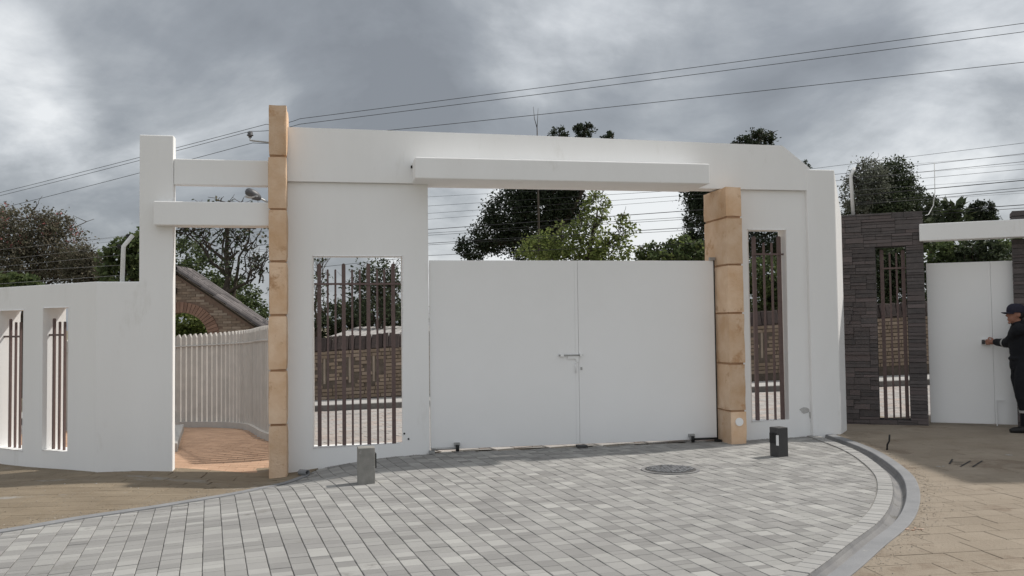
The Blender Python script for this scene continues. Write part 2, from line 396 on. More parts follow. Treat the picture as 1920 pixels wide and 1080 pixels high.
# one paver: a slab with chamfered arris, tops level with the ground
def piece_mesh(name, lx, ly, h, ch, m):
    a, b = lx/2, ly/2
    vs = []
    for z, d in ((-h, 0), (-ch, 0), (0, ch)):
        vs += [(-a+d, -b+d, z), (a-d, -b+d, z), (a-d, b-d, z), (-a+d, b-d, z)]
    fs = [(8, 9, 10, 11)]
    for k in (0, 4):
        for i in range(4): fs.append((k+i, k+(i+1) % 4, k+4+(i+1) % 4, k+4+i))
    me = bpy.data.meshes.new(name); me.from_pydata(vs, [], fs); me.materials.append(m); me.update(); return me
class Pieces:
    """many alike flat pieces: the largest in view become objects, the rest one joined mesh"""
    def __init__(s, name, m, parent, limit=250, h=.04, ch=.003): s.l = []; s.n = name; s.m = m; s.p = parent; s.lim = limit; s.h = h; s.ch = ch; s.c = {}
    def add(s, x, y, lx, ly, ang, dz=0.0):
        z = hgt(x, y) + dz
        v_ = ROT.transposed() @ (Vector((x, y, z)) - CAMP); vis = 0
        if v_.z < -.5:
            px = 960 + F*v_.x/-v_.z; py = 540 - F*v_.y/-v_.z
            if -20 < px < 1940 and py < 1095: vis = lx*ly/v_.z**2*(CAMZ/-v_.z)
        s.l.append((vis, x, y, z, lx, ly, ang))
    def finish(s):
        s.l.sort(key=lambda q: -q[0]); rest = MB()
        for i, (vis, x, y, z, lx, ly, ang) in enumerate(s.l):
            gx = (hgt(x+.05, y)-hgt(x-.05, y))/.1; gy = (hgt(x, y+.05)-hgt(x, y-.05))/.1
            if i < s.lim and vis > 0:
                key = (round(lx, 3), round(ly, 3))
                if key not in s.c: s.c[key] = piece_mesh(s.n, lx, ly, s.h, s.ch, s.m)
                up = Vector((-gx, -gy, 1)).normalized(); u_ = Vector((math.cos(ang), math.sin(ang), 0)); u_ = (u_ - up*u_.dot(up)).normalized()
                e = Matrix((u_, up.cross(u_), up)).transposed().to_euler()
                inst(s.n, s.c[key], s.p, (x, y, z), rot=e)
            else:
                a, b, h, ch = lx/2, ly/2, s.h, s.ch; ca, sa = math.cos(ang), math.sin(ang); vs = []
                for zz, d in ((-h, 0), (-ch, 0), (0, ch)):
                    for qx, qy in ((-a+d, -b+d), (a-d, -b+d), (a-d, b-d), (-a+d, b-d)):
                        X, Y = qx*ca-qy*sa, qx*sa+qy*ca; vs.append((x+X, y+Y, z+zz+gx*X+gy*Y))
                fs = [(8, 9, 10, 11)]
                for k in (0, 4):
                    for j in range(4): fs.append((k+j, k+(j+1) % 4, k+4+(j+1) % 4, k+4+j))
                rest.add(vs, fs)
        if rest.v: rest.build(s.n + 's_beyond', s.m, s.p, kind='stuff')

def cut_piece(pc, cs, rim, side, lift):
    """build one flat piece (corners cs) cut along the rim curve; True when it was handled"""
    c = sum(cs, Vector((0, 0)))/len(cs); k = min(range(len(rim)), key=lambda i_: (rim[i_]-c).length_squared)
    if (rim[k]-c).length > .6: return False
    tg = (rim[min(k+1, len(rim)-1)]-rim[max(k-1, 0)]).normalized(); nn = Vector((-tg.y, tg.x))*side; o = []
    for i_ in range(len(cs)):
        p, q = cs[i_], cs[(i_+1) % len(cs)]; dp, dq = (p-rim[k]).dot(nn), (q-rim[k]).dot(nn)
        if dp >= 0: o.append(p)
        if dp*dq < 0: o.append(p.lerp(q, dp/(dp-dq)))
    if len(o) >= 3:
        m = len(o); mb = MB(); mb.v = [Vector((q.x, q.y, hgt(q.x, q.y)+lift)) for q in o] + [Vector((q.x, q.y, hgt(q.x, q.y)-.02)) for q in o]
        mb.f = [tuple(range(m))] + [(i_, m+i_, m+(i_+1) % m, (i_+1) % m) for i_ in range(m)]
        mb.build(pc.n, pc.m, pc.p)
    return True

rng = random.Random(3)
pv = Pieces('paver', M['paver'], court)
ang = math.atan2(.948, -.317); du = Vector((math.cos(ang), math.sin(ang))); dv = Vector((du.y, -du.x)); SW = .137
o0 = Vector((0, 7))
lens = (.08, .10, .13, .16)
for i in range(-60, 61):
    t = -7.0 + rng.random()*.2
    while t < 7.5:
        ln = rng.choice(lens); c = o0 + dv*(i*SW) + du*(t+ln/2)
        cs = [c + du*a*ln*.45 + dv*b*SW*.45 for a in (-1, 1) for b in (-1, 1)]
        ins = [inside(q, courtP) for q in cs]
        if c.y > 4.2 and any(ins):
            if not all(ins):
                hb = (ln-.006)/2, (SW-.007)/2; q4 = [c - du*hb[0] + dv*hb[1], c + du*hb[0] + dv*hb[1], c + du*hb[0] - dv*hb[1], c - du*hb[0] - dv*hb[1]]
                if cut_piece(pv, q4[::-1] if (q4[1]-q4[0]).cross(q4[2]-q4[1]) < 0 else q4, fieldE if c.x > .2 else leftE, -1 if c.x > .2 else 1, 0.0): t += ln; continue
            pv.add(c.x + rng.uniform(-.001, .001), c.y, ln-.0035, SW-.005, ang + rng.uniform(-.008, .008), rng.uniform(-.0025, .0015))
        t += ln
pv.finish()

# strips swept along the court's rim: (inner curve, outer curve, profile of (fraction, height))
def sweep(name, a, b, prof, m):
    mb = MB(); n = len(prof)
    for p, q in zip(a, b):
        for fr_, z in prof:
            c = p.lerp(q, fr_); mb.v.append(Vector((c.x, c.y, hgt(c.x, c.y)+z)))
    for i in range(len(a)-1):
        for j in range(n-1):
            k = i*n+j; mb.f.append((k, k+1, k+n+1, k+n))
    return mb.build(name, m, smooth=False)
bed = struct(sweep('edging_bed', fieldE, edgeO, [(0, -.03), (0, .001), (.98, .001), (.98, -.04)], M['joint']))
ep = Pieces('edging_paver', M['edging'], bed, h=.05)
acc = 0; L_ = [0]
for i in range(len(fieldE)-1): L_.append(L_[-1]+(fieldE[i+1]-fieldE[i]).length)
def at_len(curve, s):
    for i in range(len(curve)-1):
        if L_[i+1] >= s:
            t = (s-L_[i])/(L_[i+1]-L_[i]); return curve[i].lerp(curve[i+1], t), (curve[i+1]-curve[i]).normalized()
s_ = .06
while s_ < L_[-1]-.1:
    p, t = at_len(fieldE, s_); q, _ = at_len(edgeO, s_)
    c = p.lerp(q, .53); ep.add(c.x, c.y, .108, E_W-.014, math.atan2(t.y, t.x), .012 + rng.uniform(-.002, .002)); s_ += .115
ep.finish()
struct(sweep('drain_channel', edgeO, chanO, [(0, -.05), (.0, .004), (.12, -.02), (.35, -.042), (.6, -.046), (.85, -.03), (1, .0), (1, -.06)], M['channel']))
struct(sweep('kerb_strip', chanO, kerbO, [(0, -.06), (0.0, .012), (.06, .020), (.94, .020), (1, .014), (1, -.06)], M['kerb']))
kl = offset(leftE, -.085)
struct(sweep('kerb_flush', leftE, kl, [(0, -.05), (0, .010), (1, .016), (1, -.05)], M['kerb']))

# stamped ochre paving, right and left
rightP = [tuple(p) for p in offset(fieldE, E_W+C_W+K_W-.04)] + [(2, 1.5), (9, 1.5), (9.5, 13.2), (5.0, 14.0), (4.4, 12.7)]
sr_ = struct(sheet('stamped_paving', rightP, M['ochre_j'], -.004))
sp = Pieces('stamped_slab', M['ochre'], sr_, h=.03, ch=.003)
aR = R_(9)
def slabs(pc, poly, rim, side, ox, oy, n1, n2, ang, rows, lens_, gap, lift=.008):
    """rows of slabs; those that meet the rim curve are cut along it (side: which side of the rim is kept)"""
    d1 = Vector((math.cos(ang), math.sin(ang))); d2 = Vector((-d1.y, d1.x)); t2 = -n2
    while t2 < n2:
        h = rng.choice(rows); t1 = -n1 + rng.random()*.3
        while t1 < n1:
            l = rng.choice(lens_); c = Vector((ox, oy)) + d1*(t1+l/2) + d2*(t2+h/2); t1 += l
            cs = [c + d1*a*(l-gap)*.5 + d2*b*(h-gap)*.5 for a, b in ((-1, -1), (1, -1), (1, 1), (-1, 1))]
            ins = [inside(q, poly) for q in cs]
            if all(ins): pc.add(c.x, c.y, l-gap, h-gap, ang, lift + rng.uniform(-.0015, .0015)); continue
            if not any(ins): continue
            if not cut_piece(pc, cs, rim, side, lift): pc.add(c.x, c.y, l-gap, h-gap, ang, lift)
        t2 += h
slabs(sp, rightP, offset(fieldE, E_W+C_W+K_W-.01), 1, 5, 8, 8, 7, aR, (.17, .21, .25), (.28, .36, .46), .0045)
sp.finish()
leftP = [tuple(p) for p in offset(leftE, -.07)] + [(-9, 5.0), (-9.5, 14)] + [tuple(FL.pt(-2.2, -.1, 0).to_2d()), tuple(FL.pt(0, -.1, 0).to_2d()), tuple(FG.pt(FG.px(325, 880)[0], -.12, 0).to_2d()), tuple(FG.pt(FG.px(500, 880)[0], -.12, 0).to_2d()), tuple(FG.pt(FG.px(575, 880)[0], -.1, 0).to_2d())]
leftP = [p for p in leftP]
sl = struct(sheet('stamped_paving', leftP, M['ochre_j'], -.003))
sp = Pieces('stamped_slab', M['ochre2'], sl, h=.03, ch=.004)
slabs(sp, leftP, offset(leftE, -.078), -1, -5, 9, 6, 6, R_(4), (.17, .21, .25), (.28, .36, .46), .0045)
sp.finish()

# ------------------------------------------------------------------ street outside
BY = 20.0                                            # the old brick wall's line
streetP = [tuple(FG.pt(-2.4, -.22, 0).to_2d()), tuple(FG.pt(5.0, -.22, 0).to_2d()), (5.6, 13.6), (9.5, 12.6), (16, 12), (16, BY-1.35), (-14, BY-1.35), (-14, 16.8), (-7, 16.8), (-3, 12.6)]
st = struct(sheet('street', streetP, M['street'], -.012, .4))
sq = Pieces('street_paver', M['spaver'], st, limit=120, h=.04)
aS = R_(28); d1 = Vector((math.cos(aS), math.sin(aS))); d2 = Vector((-d1.y, d1.x))
for i in range(-50, 60):
    for j in range(-70, 70):
        c = Vector((3, 15)) + d1*(j*.26 + (.13 if i % 2 else 0)) + d2*(i*.2)
        if -5.5 < c.x < 11 and inside(c, streetP): sq.add(c.x, c.y, .25, .19, aS, rng.uniform(-.002, .002))
sq.finish()
def strip(name, x0, x1, y0, y1, z, m, under=.4):
    mb = MB(); n = 60
    for i in range(n+1):
        x = x0 + (x1-x0)*i/n
        for yy, zz in ((y0, -under), (y0, z), (y1, z), (y1, -under)): mb.v.append(Vector((x, yy, hgt(x, BY)+zz)))
    for i in range(n):
        for j in range(3):
            k = i*4+j; mb.f.append((k, k+4, k+5, k+1))
    return struct(mb.build(name, m))
strip('street_kerb', -14, 16, BY-1.48, BY-1.35, .11, M['dkerb'])
strip('sidewalk', -14, 16, BY-1.35, BY+.3, .114, M['side'])

# ------------------------------------------------------------------ the entrance wall
W0, W1 = -.20, 0.0
def rect(fr, x0, y0, x1, y1, w=0.0):
    a = fr.px(x0, y1, w); b = fr.px(x1, y1, w); c = fr.px(x1, y0, w); d_ = fr.px(x0, y0, w)
    s0 = (a[0]+d_[0])/2; s1 = (b[0]+c[0])/2; z0 = (a[1]+b[1])/2; z1 = (c[1]+d_[1])/2
    return s0, s1, z0, z1
def loop(r): s0, s1, z0, z1 = r; return [(s0, z0), (s1, z0), (s1, z1), (s0, z1)]
gp = lambda x, y, w=0.0: FG.px(x, y, w)
ent = thing('entrance_wall', 'tall white rendered entrance wall with flat canopy over the double gate', 'wall', FG.pt(1.0, 0, 0))
sL0 = gp(520, 700)[0]; sJ = gp(805, 700)[0]; sR0 = gp(1352, 600)[0]; sR1 = gp(1519, 600)[0]
zStepL = gp(540, 337, .05)[1]; zStepR = gp(1515, 359, .05)[1]; zStep = (zStepL + zStepR)/2
winM = rect(FG, 588, 480.5, 755, 836); winR = rect(FG, 1406, 431, 1477, 789)
MB().prism(FG, [(sL0, -.6), (sJ, -.6), (sJ, zStep), (sL0, zStep)], [loop(winM)], W0, W1).build('lower_panel', M['white'], ent, bevel=.012)
MB().prism(FG, [(sR0, -.6), (sR1, -.6), (sR1, zStep), (sR0, zStep)], [loop(winR)], W0, W1).build('lower_panel', M['white'], ent, bevel=.012)
top = [gp(x, y, .05) for x, y in ((538, 238), (1000, 254), (1300, 266.5), (1467, 273), (1524, 318))]
sF0 = gp(522, 300, .05)[0]; sF1 = gp(1519, 340, .05)[0]
fz = lambda s: zStep
MB().prism(FG, [(sF0, zStep), (sF1, zStep), (sF1, top[4][1]+.02), top[3], top[2], top[1], top[0], (sF0, top[0][1])], [], W0-.0, .05).build('fascia', M['white'], ent, bevel=.012)
# canopy slab through the wall
cl, cr_ = gp(778, 310, .45)[0], gp(1331, 320, .45)[0]
zc1 = (gp(778, 292, .45)[1] + gp(1331, 309, .45)[1])/2; zc0 = zStep - .004
MB().box(FG, cl, cr_, -.26, .45, zc0, zc1).build('canopy', M['white'], ent, bevel=.012)
MB().box(FG, cl-.02, cl-.001, .08, .12, zc0+.18, zc0+.21).build('conduit_end', M['black'], ent)
# end pier and its raked return
sp0, sp1 = gp(1519, 600, .055)[0], gp(1572, 600, .055)[0]; zp = gp(1545, 318, .055)[1]
MB().prism(FG, [(sp0, -.6), (sp1, -.6), (sp1, zp), (sp0, zp)], [], W0, .055).build('end_pier', M['white'], ent, bevel=.012)
c0 = FG.pt(sp1, .05, 0)
FT = Frame(c0, R_(60)); lt = .42
zt0 = zp; zt1 = P(1585, 403, FT.pt(lt, 0, 0).y).z
MB().prism(FT, [(0, -.6), (lt, -.6), (lt, zt1), (lt*.9, zt1+.05), (0, zt0-.004)], [], -.16, 0).build('raked_return', M['white'], ent, bevel=.012)
# bare patch where the paint has come away
mb = MB(); pc = gp(1511, 778); rr = random.Random(5)
def blob(s0, z0, a, b, n=11): 
    k = len(mb.v); 
    for i in range(n):
        t = 2*math.pi*i/n; r = rr.uniform(.65, 1.1); mb.v.append(FG.pt(s0+a*r*math.cos(t), .0035, z0+b*r*math.sin(t)))
    mb.f.append(tuple(k+i for i in range(n)))
blob(pc[0]-.02, pc[1]+.06, .075, .04); blob(pc[0]+.06, pc[1]-.0, .022, .05); blob(pc[0]+.075, pc[1]-.09, .014, .04)
mb.build('bare_patch', M['peel'], ent)
mb = MB(); 
for x, y in ((758, 813), (766, 823)):
    a, z = gp(x, y); mb.tube([FG.pt(a, -.005, z), FG.pt(a, .006, z)], .012, 8)
mb.build('screw_hole', M['black'], ent)

# left: pillar, two beams and the low wall
bw = thing('boundary_wall', 'white rendered boundary wall with slit windows and a tall square pillar', 'wall', FL.pt(-.3, 0, 0))
sA = gp(183, 700)[0]; sB = gp(324, 700)[0]; zW = gp(220, 528)[1]; zPil = gp(292, 253)[1]; sPL = gp(261.5, 400)[0]
TH = .16
MB().prism(FG, [(sA-.02, -.6), (sB, -.6), (sB, zPil), (sPL, zPil), (sPL, zW), (sA-.02, zW)], [], -TH, 0).build('pillar_panel', M['white'], bw, bevel=.01)
nA = rect(FL, -4, 582, 44, 842); nB = rect(FL, 81, 577, 128, 846)
zWL = FL.px(90, 534.5)[1]
MB().prism(FL, [(-3.0, -.7), (0, -.7), (0, zW+.002), (-3.0, zW+.0)], [loop(nA), loop(nB)], -.27, 0).build('slit_panel', M['white'], bw, bevel=.01)
ptl = thing('portal_beam', 'upper white beam bridging the pillar and tall sandstone pillar', 'beam', FG.pt((sB+gp(498, 320)[0])/2, 0, gp(400, 347)[1]))
r = rect(FG, 324, 299, 510, 347); MB().box(FG, sB+.003, r[1], -.15, -.01, r[2], r[3]).build('beam_body', M['white'], ptl, bevel=.01)
ptl = thing('portal_beam', 'lower white beam lapping over the pillar face above the walkway opening', 'beam', FG.pt((sB+gp(498, 320)[0])/2, 0, gp(400, 425)[1]))
r = rect(FG, 288, 378.5, 510, 423, .12); MB().box(FG, r[0], r[1], .003, .13, r[2], r[3]).build('beam_body', M['white'], ptl, bevel=.01)
MB().box(FG, sB+.003, r[1]-.002, -.13, .001, r[2]-.0, r[3]-.002).build('beam_back', M['white'], ptl, bevel=.01)

# ------------------------------------------------------------------ sandstone pillars of separate blocks
def block(fr, s0, s1, w0, w1, z0, z1, top=None, seed=0):
    """one block with rounded, slightly uneven arrises"""
    bm = bmesh.new(); rb = random.Random(seed)
    q = [(s0, w1), (s1, w1), (s1, w0), (s0, w0)]
    vs = [bm.verts.new(fr.pt(a, b, z0)) for a, b in q]; vt = [bm.verts.new(fr.pt(a, b, (top[i] if top else z1))) for i, (a, b) in enumerate(q)]
    bm.faces.new(vs[::-1]); bm.faces.new(vt)
    for i in range(4): bm.faces.new((vs[i], vs[(i+1) % 4], vt[(i+1) % 4], vt[i]))
    bmesh.ops.subdivide_edges(bm, edges=bm.edges[:], cuts=7, use_grid_fill=True)
    c = sum((v.co for v in bm.verts), Vector())/len(bm.verts)
    d = (s1-s0)*.5; ww = (w1-w0)*.5; hh = (z1-z0)*.5
    for v_ in bm.verts:
        p = v_.co - c; ls, lw, lz = p.dot(fr.u), p.dot(fr.n), p.z
        near = [abs(abs(ls)-d) < .02, abs(abs(lw)-ww) < .02, abs(abs(lz)-hh) < .025]
        if sum(near) >= 2:
            k = .006 + .006*noise.noise(v_.co*6)
            v_.co -= (fr.u*math.copysign(k if near[0] else 0, ls) + fr.n*math.copysign(k if near[1] else 0, lw) + Vector((0, 0, math.copysign(k*1.2 if near[2] else 0, lz))))
        else:
            o = noise.noise(v_.co*3.3 + Vector((seed, 0, 0)))*.006
            if near[1]: v_.co += fr.n*math.copysign(o, lw)
            if near[0]: v_.co += fr.u*math.copysign(o, ls)
    mb = MB(); mb.v = [v_.co.copy() for v_ in bm.verts]; bm.verts.index_update(); mb.f = [tuple(v_.index for v_ in f_.verts) for f_ in bm.faces]; bm.free(); return mb
wf = .24
s0, s1 = gp(503.5, 600, wf)[0], gp(538, 600, wf)[0]
pil = thing('sandstone_pillar', 'tall slender tan sandstone pillar beside the walkway opening', 'pillar', FG.pt((s0+s1)/2, wf/2, gp(520, 894, wf)[1]), 'sandstone pillars')
cuts = [905, 797, 695, 591, 490, 392, 292, 195]
zs = [gp(520, c, wf)[1] for c in cuts]
rj = random.Random(9)
for i in range(7):
    j = rj.uniform(-.006, .006)
    block(FG, s0+j, s1+j*.5, -.26, wf+rj.uniform(-.006, .006), zs[i]+(.007 if i else -.1), zs[i+1]-.007, seed=i).build('sandstone_block', M['sand'], pil, smooth=True, sharp=24)
MB().box(FG, s0+.02, s1-.02, -.24, wf-.02, zs[0]-.1, zs[-1]-.05).build('pillar_core', M['sandj'], pil)
wf = .30
s0, s1 = gp(1366, 600, wf)[0], gp(1396, 600, wf)[0]
sbk = gp(1317, 400, -.38)[0]
pil = thing('sandstone_pillar', 'shorter tan sandstone pillar with round white plate beside the double gate', 'pillar', FG.pt((s0+s1)/2, 0, 0), 'sandstone pillars')
cuts = [840, 771, 682, 587, 496, 407, 349]
zs = [gp(1380, c, wf)[1] for c in cuts]
for i in range(6):
    j = rj.uniform(-.006, .006)
    block(FG, s0+j, s1+j*.5, -.42, wf+rj.uniform(-.006, .006), zs[i]+(.007 if i else -.1), zs[i+1]-.007, seed=20+i).build('sandstone_block', M['sand'], pil, smooth=True, sharp=24)
MB().box(FG, s0+.02, s1-.02, -.40, wf-.02, zs[0]-.1, zs[-1]-.05).build('pillar_core', M['sandj'], pil)
a, z = gp(1386, 791, wf); MB().tube([FG.pt(a, wf-.01, z), FG.pt(a, wf+.012, z)], .052, 24).build('round_plate', M['white2'], pil)

# ------------------------------------------------------------------ window grilles
def grille(fr, label, bars, rail, w, zb, group, backw=None):
    """bars: (pixel x, pixel y of tip, pixel y where x was read, width m); rail: (pixel y, px x0, px x1)"""
    t = None
    for (x, ty, ry, wd) in bars:
        s, _ = fr.px(x, ry, w); _, zt = fr.px(x, ty, w)
        if t is None: t = thing('window_grille', label, 'grille', fr.pt(s, w, zb), group)
        mb = MB(); h = wd/2; d = .012 if wd < .04 else .018
        n = 5; prof = [(s-h, zb), (s+h, zb)] + [(s + h*math.cos(math.pi*i/n), zt - h + h*math.sin(math.pi*i/n)) for i in range(n+1)]
        mb.prism(fr, prof, [], w-d, w+d).build('bar', M['bar'], t)
    a = fr.px(rail[1], rail[0], w); b = fr.px(rail[2], rail[0], w); z = (a[1]+b[1])/2
    mb = MB().box(fr, a[0], b[0], w+.019, w+.034, z-.012, z+.012); mb.build('rail', M['bar'], t)
    return t
wg = -.10; zb = winM[2]+.001
bM = []
for x, k in ((599, 1), (615, 0), (629.5, 0), (645, 1), (661, 0), (675.5, 0), (691.5, 1), (708, 0), (721.5, 0), (738, 1)):
    bM.append((x, 494 if k else 505, 680, .046 if k else .024))
grille(FG, 'brown barred grille of ten round-topped bars in the wide window', bM, (532.5, 589, 751), wg, zb, 'window grilles')
bR = [(1416.5, 443, 610, .046), (1435, 455, 610, .024), (1450, 455, 610, .024), (1463.5, 443, 610, .046)]
grille(FG, 'brown four-bar grille in the tall white-walled window by the sandstone pillar', bR, (477, 1409, 1476), wg, winR[2]+.001, 'window grilles')
bA = [(19, 598, 740, .035), (29, 604, 740, .022), (38, 604, 740, .022)]
grille(FL, 'reddish brown three-bar grille in the slit window farther from the pillar', bA, (631, 8, 42), -.10, nA[2]+.001, 'slit window grilles')
bB = [(101, 597, 740, .035), (111.5, 603, 740, .022), (121, 603, 740, .022)]
grille(FL, 'reddish brown three-bar grille in the slit window nearer the pillar', bB, (628, 90, 126), -.10, nB[2]+.001, 'slit window grilles')

# ------------------------------------------------------------------ the double gate
GW = -.05
gt = thing('double_gate', 'closed white sheet-metal double gate with two plain leaves', 'gate', FG.pt(1.6, GW, 0))
gl0, gmid, gr1 = gp(806.3, 700, GW)[0], gp(1084.5, 660, GW)[0], gp(1341, 660, GW)[0]
zg = gp(1080, 488.5, GW)[1]
for a, b, nm in ((gl0, gmid-.004, 'left'), (gmid+.004, gr1, 'right')):
    lf = MB().box(FG, a, b, GW-.04, GW, .036, zg).build('gate_leaf', M['white2'], gt, bevel=.004)
    if nm == 'left':
        MB().box(FG, b-.035, b+.003, GW+.001, GW+.005, .042, zg-.003).build('meeting_strip', M['white2'], lf)
za = gp(1070, 666, GW)[1]; sm = gmid
def gx(x): return gp(x, 666, GW)[0]
lt_ = MB().tube([FG.pt(gx(1047), GW+.02, za), FG.pt(gx(1092), GW+.02, za)], .009, 8).build('bolt', M['steel'], gt, smooth=True)
MB().prism(FG, [(gx(1064), za-.045), (gx(1078), za-.045), (gx(1082), za-.09), (gx(1086)-.012, za-.09), (gx(1086)-.008, za+.015), (gx(1064), za+.01)], [], GW+.006, GW+.016).build('hasp_plate', M['white2'], gt)
MB().box(FG, gx(1050), gx(1056), GW+.006, GW+.035, za-.014, za+.016).build('bolt_guide', M['white2'], gt)
MB().box(FG, gx(1086), gx(1091), GW+.001, GW+.035, za-.016, za+.02).build('keeper', M['white2'], gt)
MB().tube([FG.pt(gx(1079), GW+.015, za-.10), FG.pt(gx(1078.5), GW+.03, za-.14), FG.pt(gx(1078.5), GW+.015, za-.22)], .008, 6).build('handle', M['white2'], gt, smooth=True)
a, z = gp(1090, 691, GW); MB().box(FG, a-.012, a+.012, GW+.001, GW+.006, z-.018, z+.018).build('lock_plate', M['steel'], gt)
# hydraulic closers along the foot of each leaf
for (x0, x1, y, back) in ((809, 858, 846.5, 0), (1300, 1347, 826.5, 1)):
    a, z = gp(x0, y, .03); b, _ = gp(x1, y, .03); z = max(z, .04)
    cl_ = MB().tube([FG.pt(a, .02, z+.012), FG.pt(b, .02, z+.012)], .014, 8).build('closer_arm', M['steel'] if not back else M['black'], gt, smooth=True)
    e = b if not back else a
    MB().tube([FG.pt(e, .02, z-.025), FG.pt(e, .02, z+.05)], .022, 8).build('closer_pivot', M['black'], cl_, smooth=True)
    MB().box(FG, e-.035, e+.035, GW+.001, .0, z+.035, z+.075).build('closer_bracket', M['steel'], cl_)
    e = a if not back else b
    MB().box(FG, e-.03, e+.04, -.03, .045, z-.04, z-.005).build('closer_foot', M['steel'] if not back else M['black'], cl_)
hz = MB().tube([FG.pt(gr1+.012, GW-.02, .05), FG.pt(gr1+.012, GW-.02, zg+.02)], .014, 8).build('hinge_post', M['charcoal'], gt, smooth=True)
MB().box(FG, gr1-.05, gr1+.02, GW-.03, GW+.02, zg+.004, zg+.045).build('hinge_cap', M['steel'], gt)
tag(MB().box(FG, gmid-.055, gmid+.075, -.06, .07, hgt(.9, 11.4)-.01, .032).build('gate_stop', M['charcoal'], bevel=.008), 'dark metal gate stop on the paving under the gate joint', 'gate stop')

# ------------------------------------------------------------------ stone wall and the second gate
def ledge(fr, s0, s1, z0, z1, w, parent, hole=None, seed=1, axis_swap=None, z_lo=.0):
    """random ashlar of thin split stones: bands, each divided into panels with courses of their own"""
    rl = random.Random(seed); z = z0
    def stone(x, l, za, h):
        d = rl.uniform(.008, .020); g_ = .002; tl = rl.uniform(-.008, .008); dz = rl.uniform(0, .008)
        q = [(x+g_, d), (x+l-g_, max(.008, d+tl)), (x+l-g_, 0), (x+g_, 0)]
        mb = MB(); mb.hexa([fr.pt(i, w+k, za+g_) for i, k in q] + [fr.pt(i, w+k-(rl.uniform(0, .008) if k > 0 else 0), za+h-g_-(dz if n_ == 0 else 0)) for n_, (i, k) in enumerate(q)])
        mb.build('ledge_stone', M['stone'], parent)
    while z < z1-.01:
        H = min(rl.choice((.14, .18, .22)), z1-z)
        if z1 - (z+H) < .07: H = z1-z
        if hole:
            for e in (hole[2], hole[3]):
                if z+.004 < e < z+H: H = e-z
        spans = [(s0, s1)]
        if hole and z+H > hole[2]+.005 and z < hole[3]-.005: spans = [(s0, hole[0]), (hole[1], s1)]
        for a, b in spans:
            x = a
            while x < b-.004:
                l = min(rl.uniform(.20, .48), b-x)
                if b-(x+l) < .1: l = b-x
                cuts_ = [z]
                while cuts_[-1] < z+H-.001:
                    h = min(rl.choice((.04, .05, .06, .08)), z+H-cuts_[-1])
                    if z+H-(cuts_[-1]+h) < .03: h = z+H-cuts_[-1]
                    cuts_.append(cuts_[-1]+h)
                for za, zb_ in zip(cuts_[:-1], cuts_[1:]):
                    if l > .3 and rl.random() < .5:
                        m_ = rl.uniform(.35, .65)*l; stone(x, m_, za, zb_-za); stone(x+m_, l-m_, za, zb_-za)
                    else: stone(x, l, za, zb_-za)
                x += l
        z += H
rp = lambda x, y, w=0.0: FR.px(x, y, w)
sx0 = rp(1566, 600)[0]; sx1 = rp(1733, 600)[0]; zs1 = (rp(1585, 403)[1]+rp(1722, 394.5)[1])/2
hw = rect(FR, 1645, 461, 1703, 788)
sw = thing('stone_wall', 'dark ledgestone clad wall with one tall barred window beside white gate', 'wall', FR.pt((sx0+sx1)/2, 0, 0))
MB().prism(FR, [(sx0, -.5), (sx1, -.5), (sx1, zs1-.03), (sx0, zs1-.03)], [loop(hw)], -.34, -.045).build('wall_core', M['mortar'], sw)
ledge(FR, sx0, sx1+.02, -.12, zs1, -.044, sw, hole=(hw[0], hw[1], hw[2], hw[3]), seed=4)
# side faces: stones on the window's reveal and the pier's gate side
FRs = Frame(FR.pt(sx1, -.045, 0), FR.a + math.pi/2); ledge(FRs, 0.005, .30, -.05, zs1-.01, .001, sw, seed=8)
FRr = Frame(FR.pt(hw[0], -.045, 0), FR.a + math.pi/2); ledge(FRr, 0.005, .28, hw[2], hw[3]-.01, -.03, sw, seed=12)
bS = [(1657.5, 468, 640, .05), (1672.5, 474, 640, .026), (1685, 474, 640, .026), (1697.5, 468, 640, .05)]
grille(FR, 'brown four-bar grille in the dark stone wall window', bS, (503, 1653, 1699), -.17, hw[2]+.002, 'window grilles')
G2 = -.30
sg0, sgm, sg1 = rp(1741, 650, G2)[0], rp(1861, 650, G2)[0], rp(1960, 650, G2)[0]
zg2 = rp(1800, 492, G2)[1]; zgb = hgt(6.5, 12.9)+.035
g2 = thing('double_gate', 'white double gate beside the dark stone wall, worked by the person', 'gate', FR.pt(sgm, G2, 0))
for a, b in ((sg0, sgm-.004), (sgm+.004, sg1)):
    MB().box(FR, a, b, G2-.04, G2, zgb, zg2).build('gate_leaf', M['white2'], g2, bevel=.004)
MB().box(FR, sgm-.03, sgm+.002, G2+.001, G2+.005, zgb+.01, zg2-.004).build('meeting_strip', M['white2'], g2)
a, z = rp(1868, 750, G2); MB().tube([FR.pt(a, G2+.02, zgb-.02), FR.pt(a, G2+.02, z), FR.pt(a+.10, G2+.03, z)], .008, 6).build('drop_bolt', M['white2'], g2)
lx, lz = rp(1847, 641, G2); lk = MB().box(FR, lx-.05, lx+.06, G2+.001, G2+.03, lz-.04, lz+.05).build('lock_box', M['white2'], g2, bevel=.005)
MB().box(FR, lx-.045, lx-.005, G2+.03, G2+.07, lz-.03, lz+.03).build('padlock', M['charcoal'], lk, bevel=.006)
sq0 = rp(1905, 600, .04)[0]
z2a = rp(1800, 449, .06)[1]; z2b = rp(1800, 416.5, .06)[1]
bm2 = thing('gate_beam', 'white beam spanning the second gate between dark stone piers', 'beam', FR.pt((sx1+sq0)/2, 0, z2a))
MB().box(FR, sx1-.03, sq0+.45, -.17, .075, z2a, z2b).build('beam_body', M['white'], bm2, bevel=.01)
pr = thing('stone_pier', 'dark ledgestone pier behind the person at the white gate', 'pier', FR.pt(sq0+.3, 0, 0))
zq = rp(1912, 394, .0)[1]
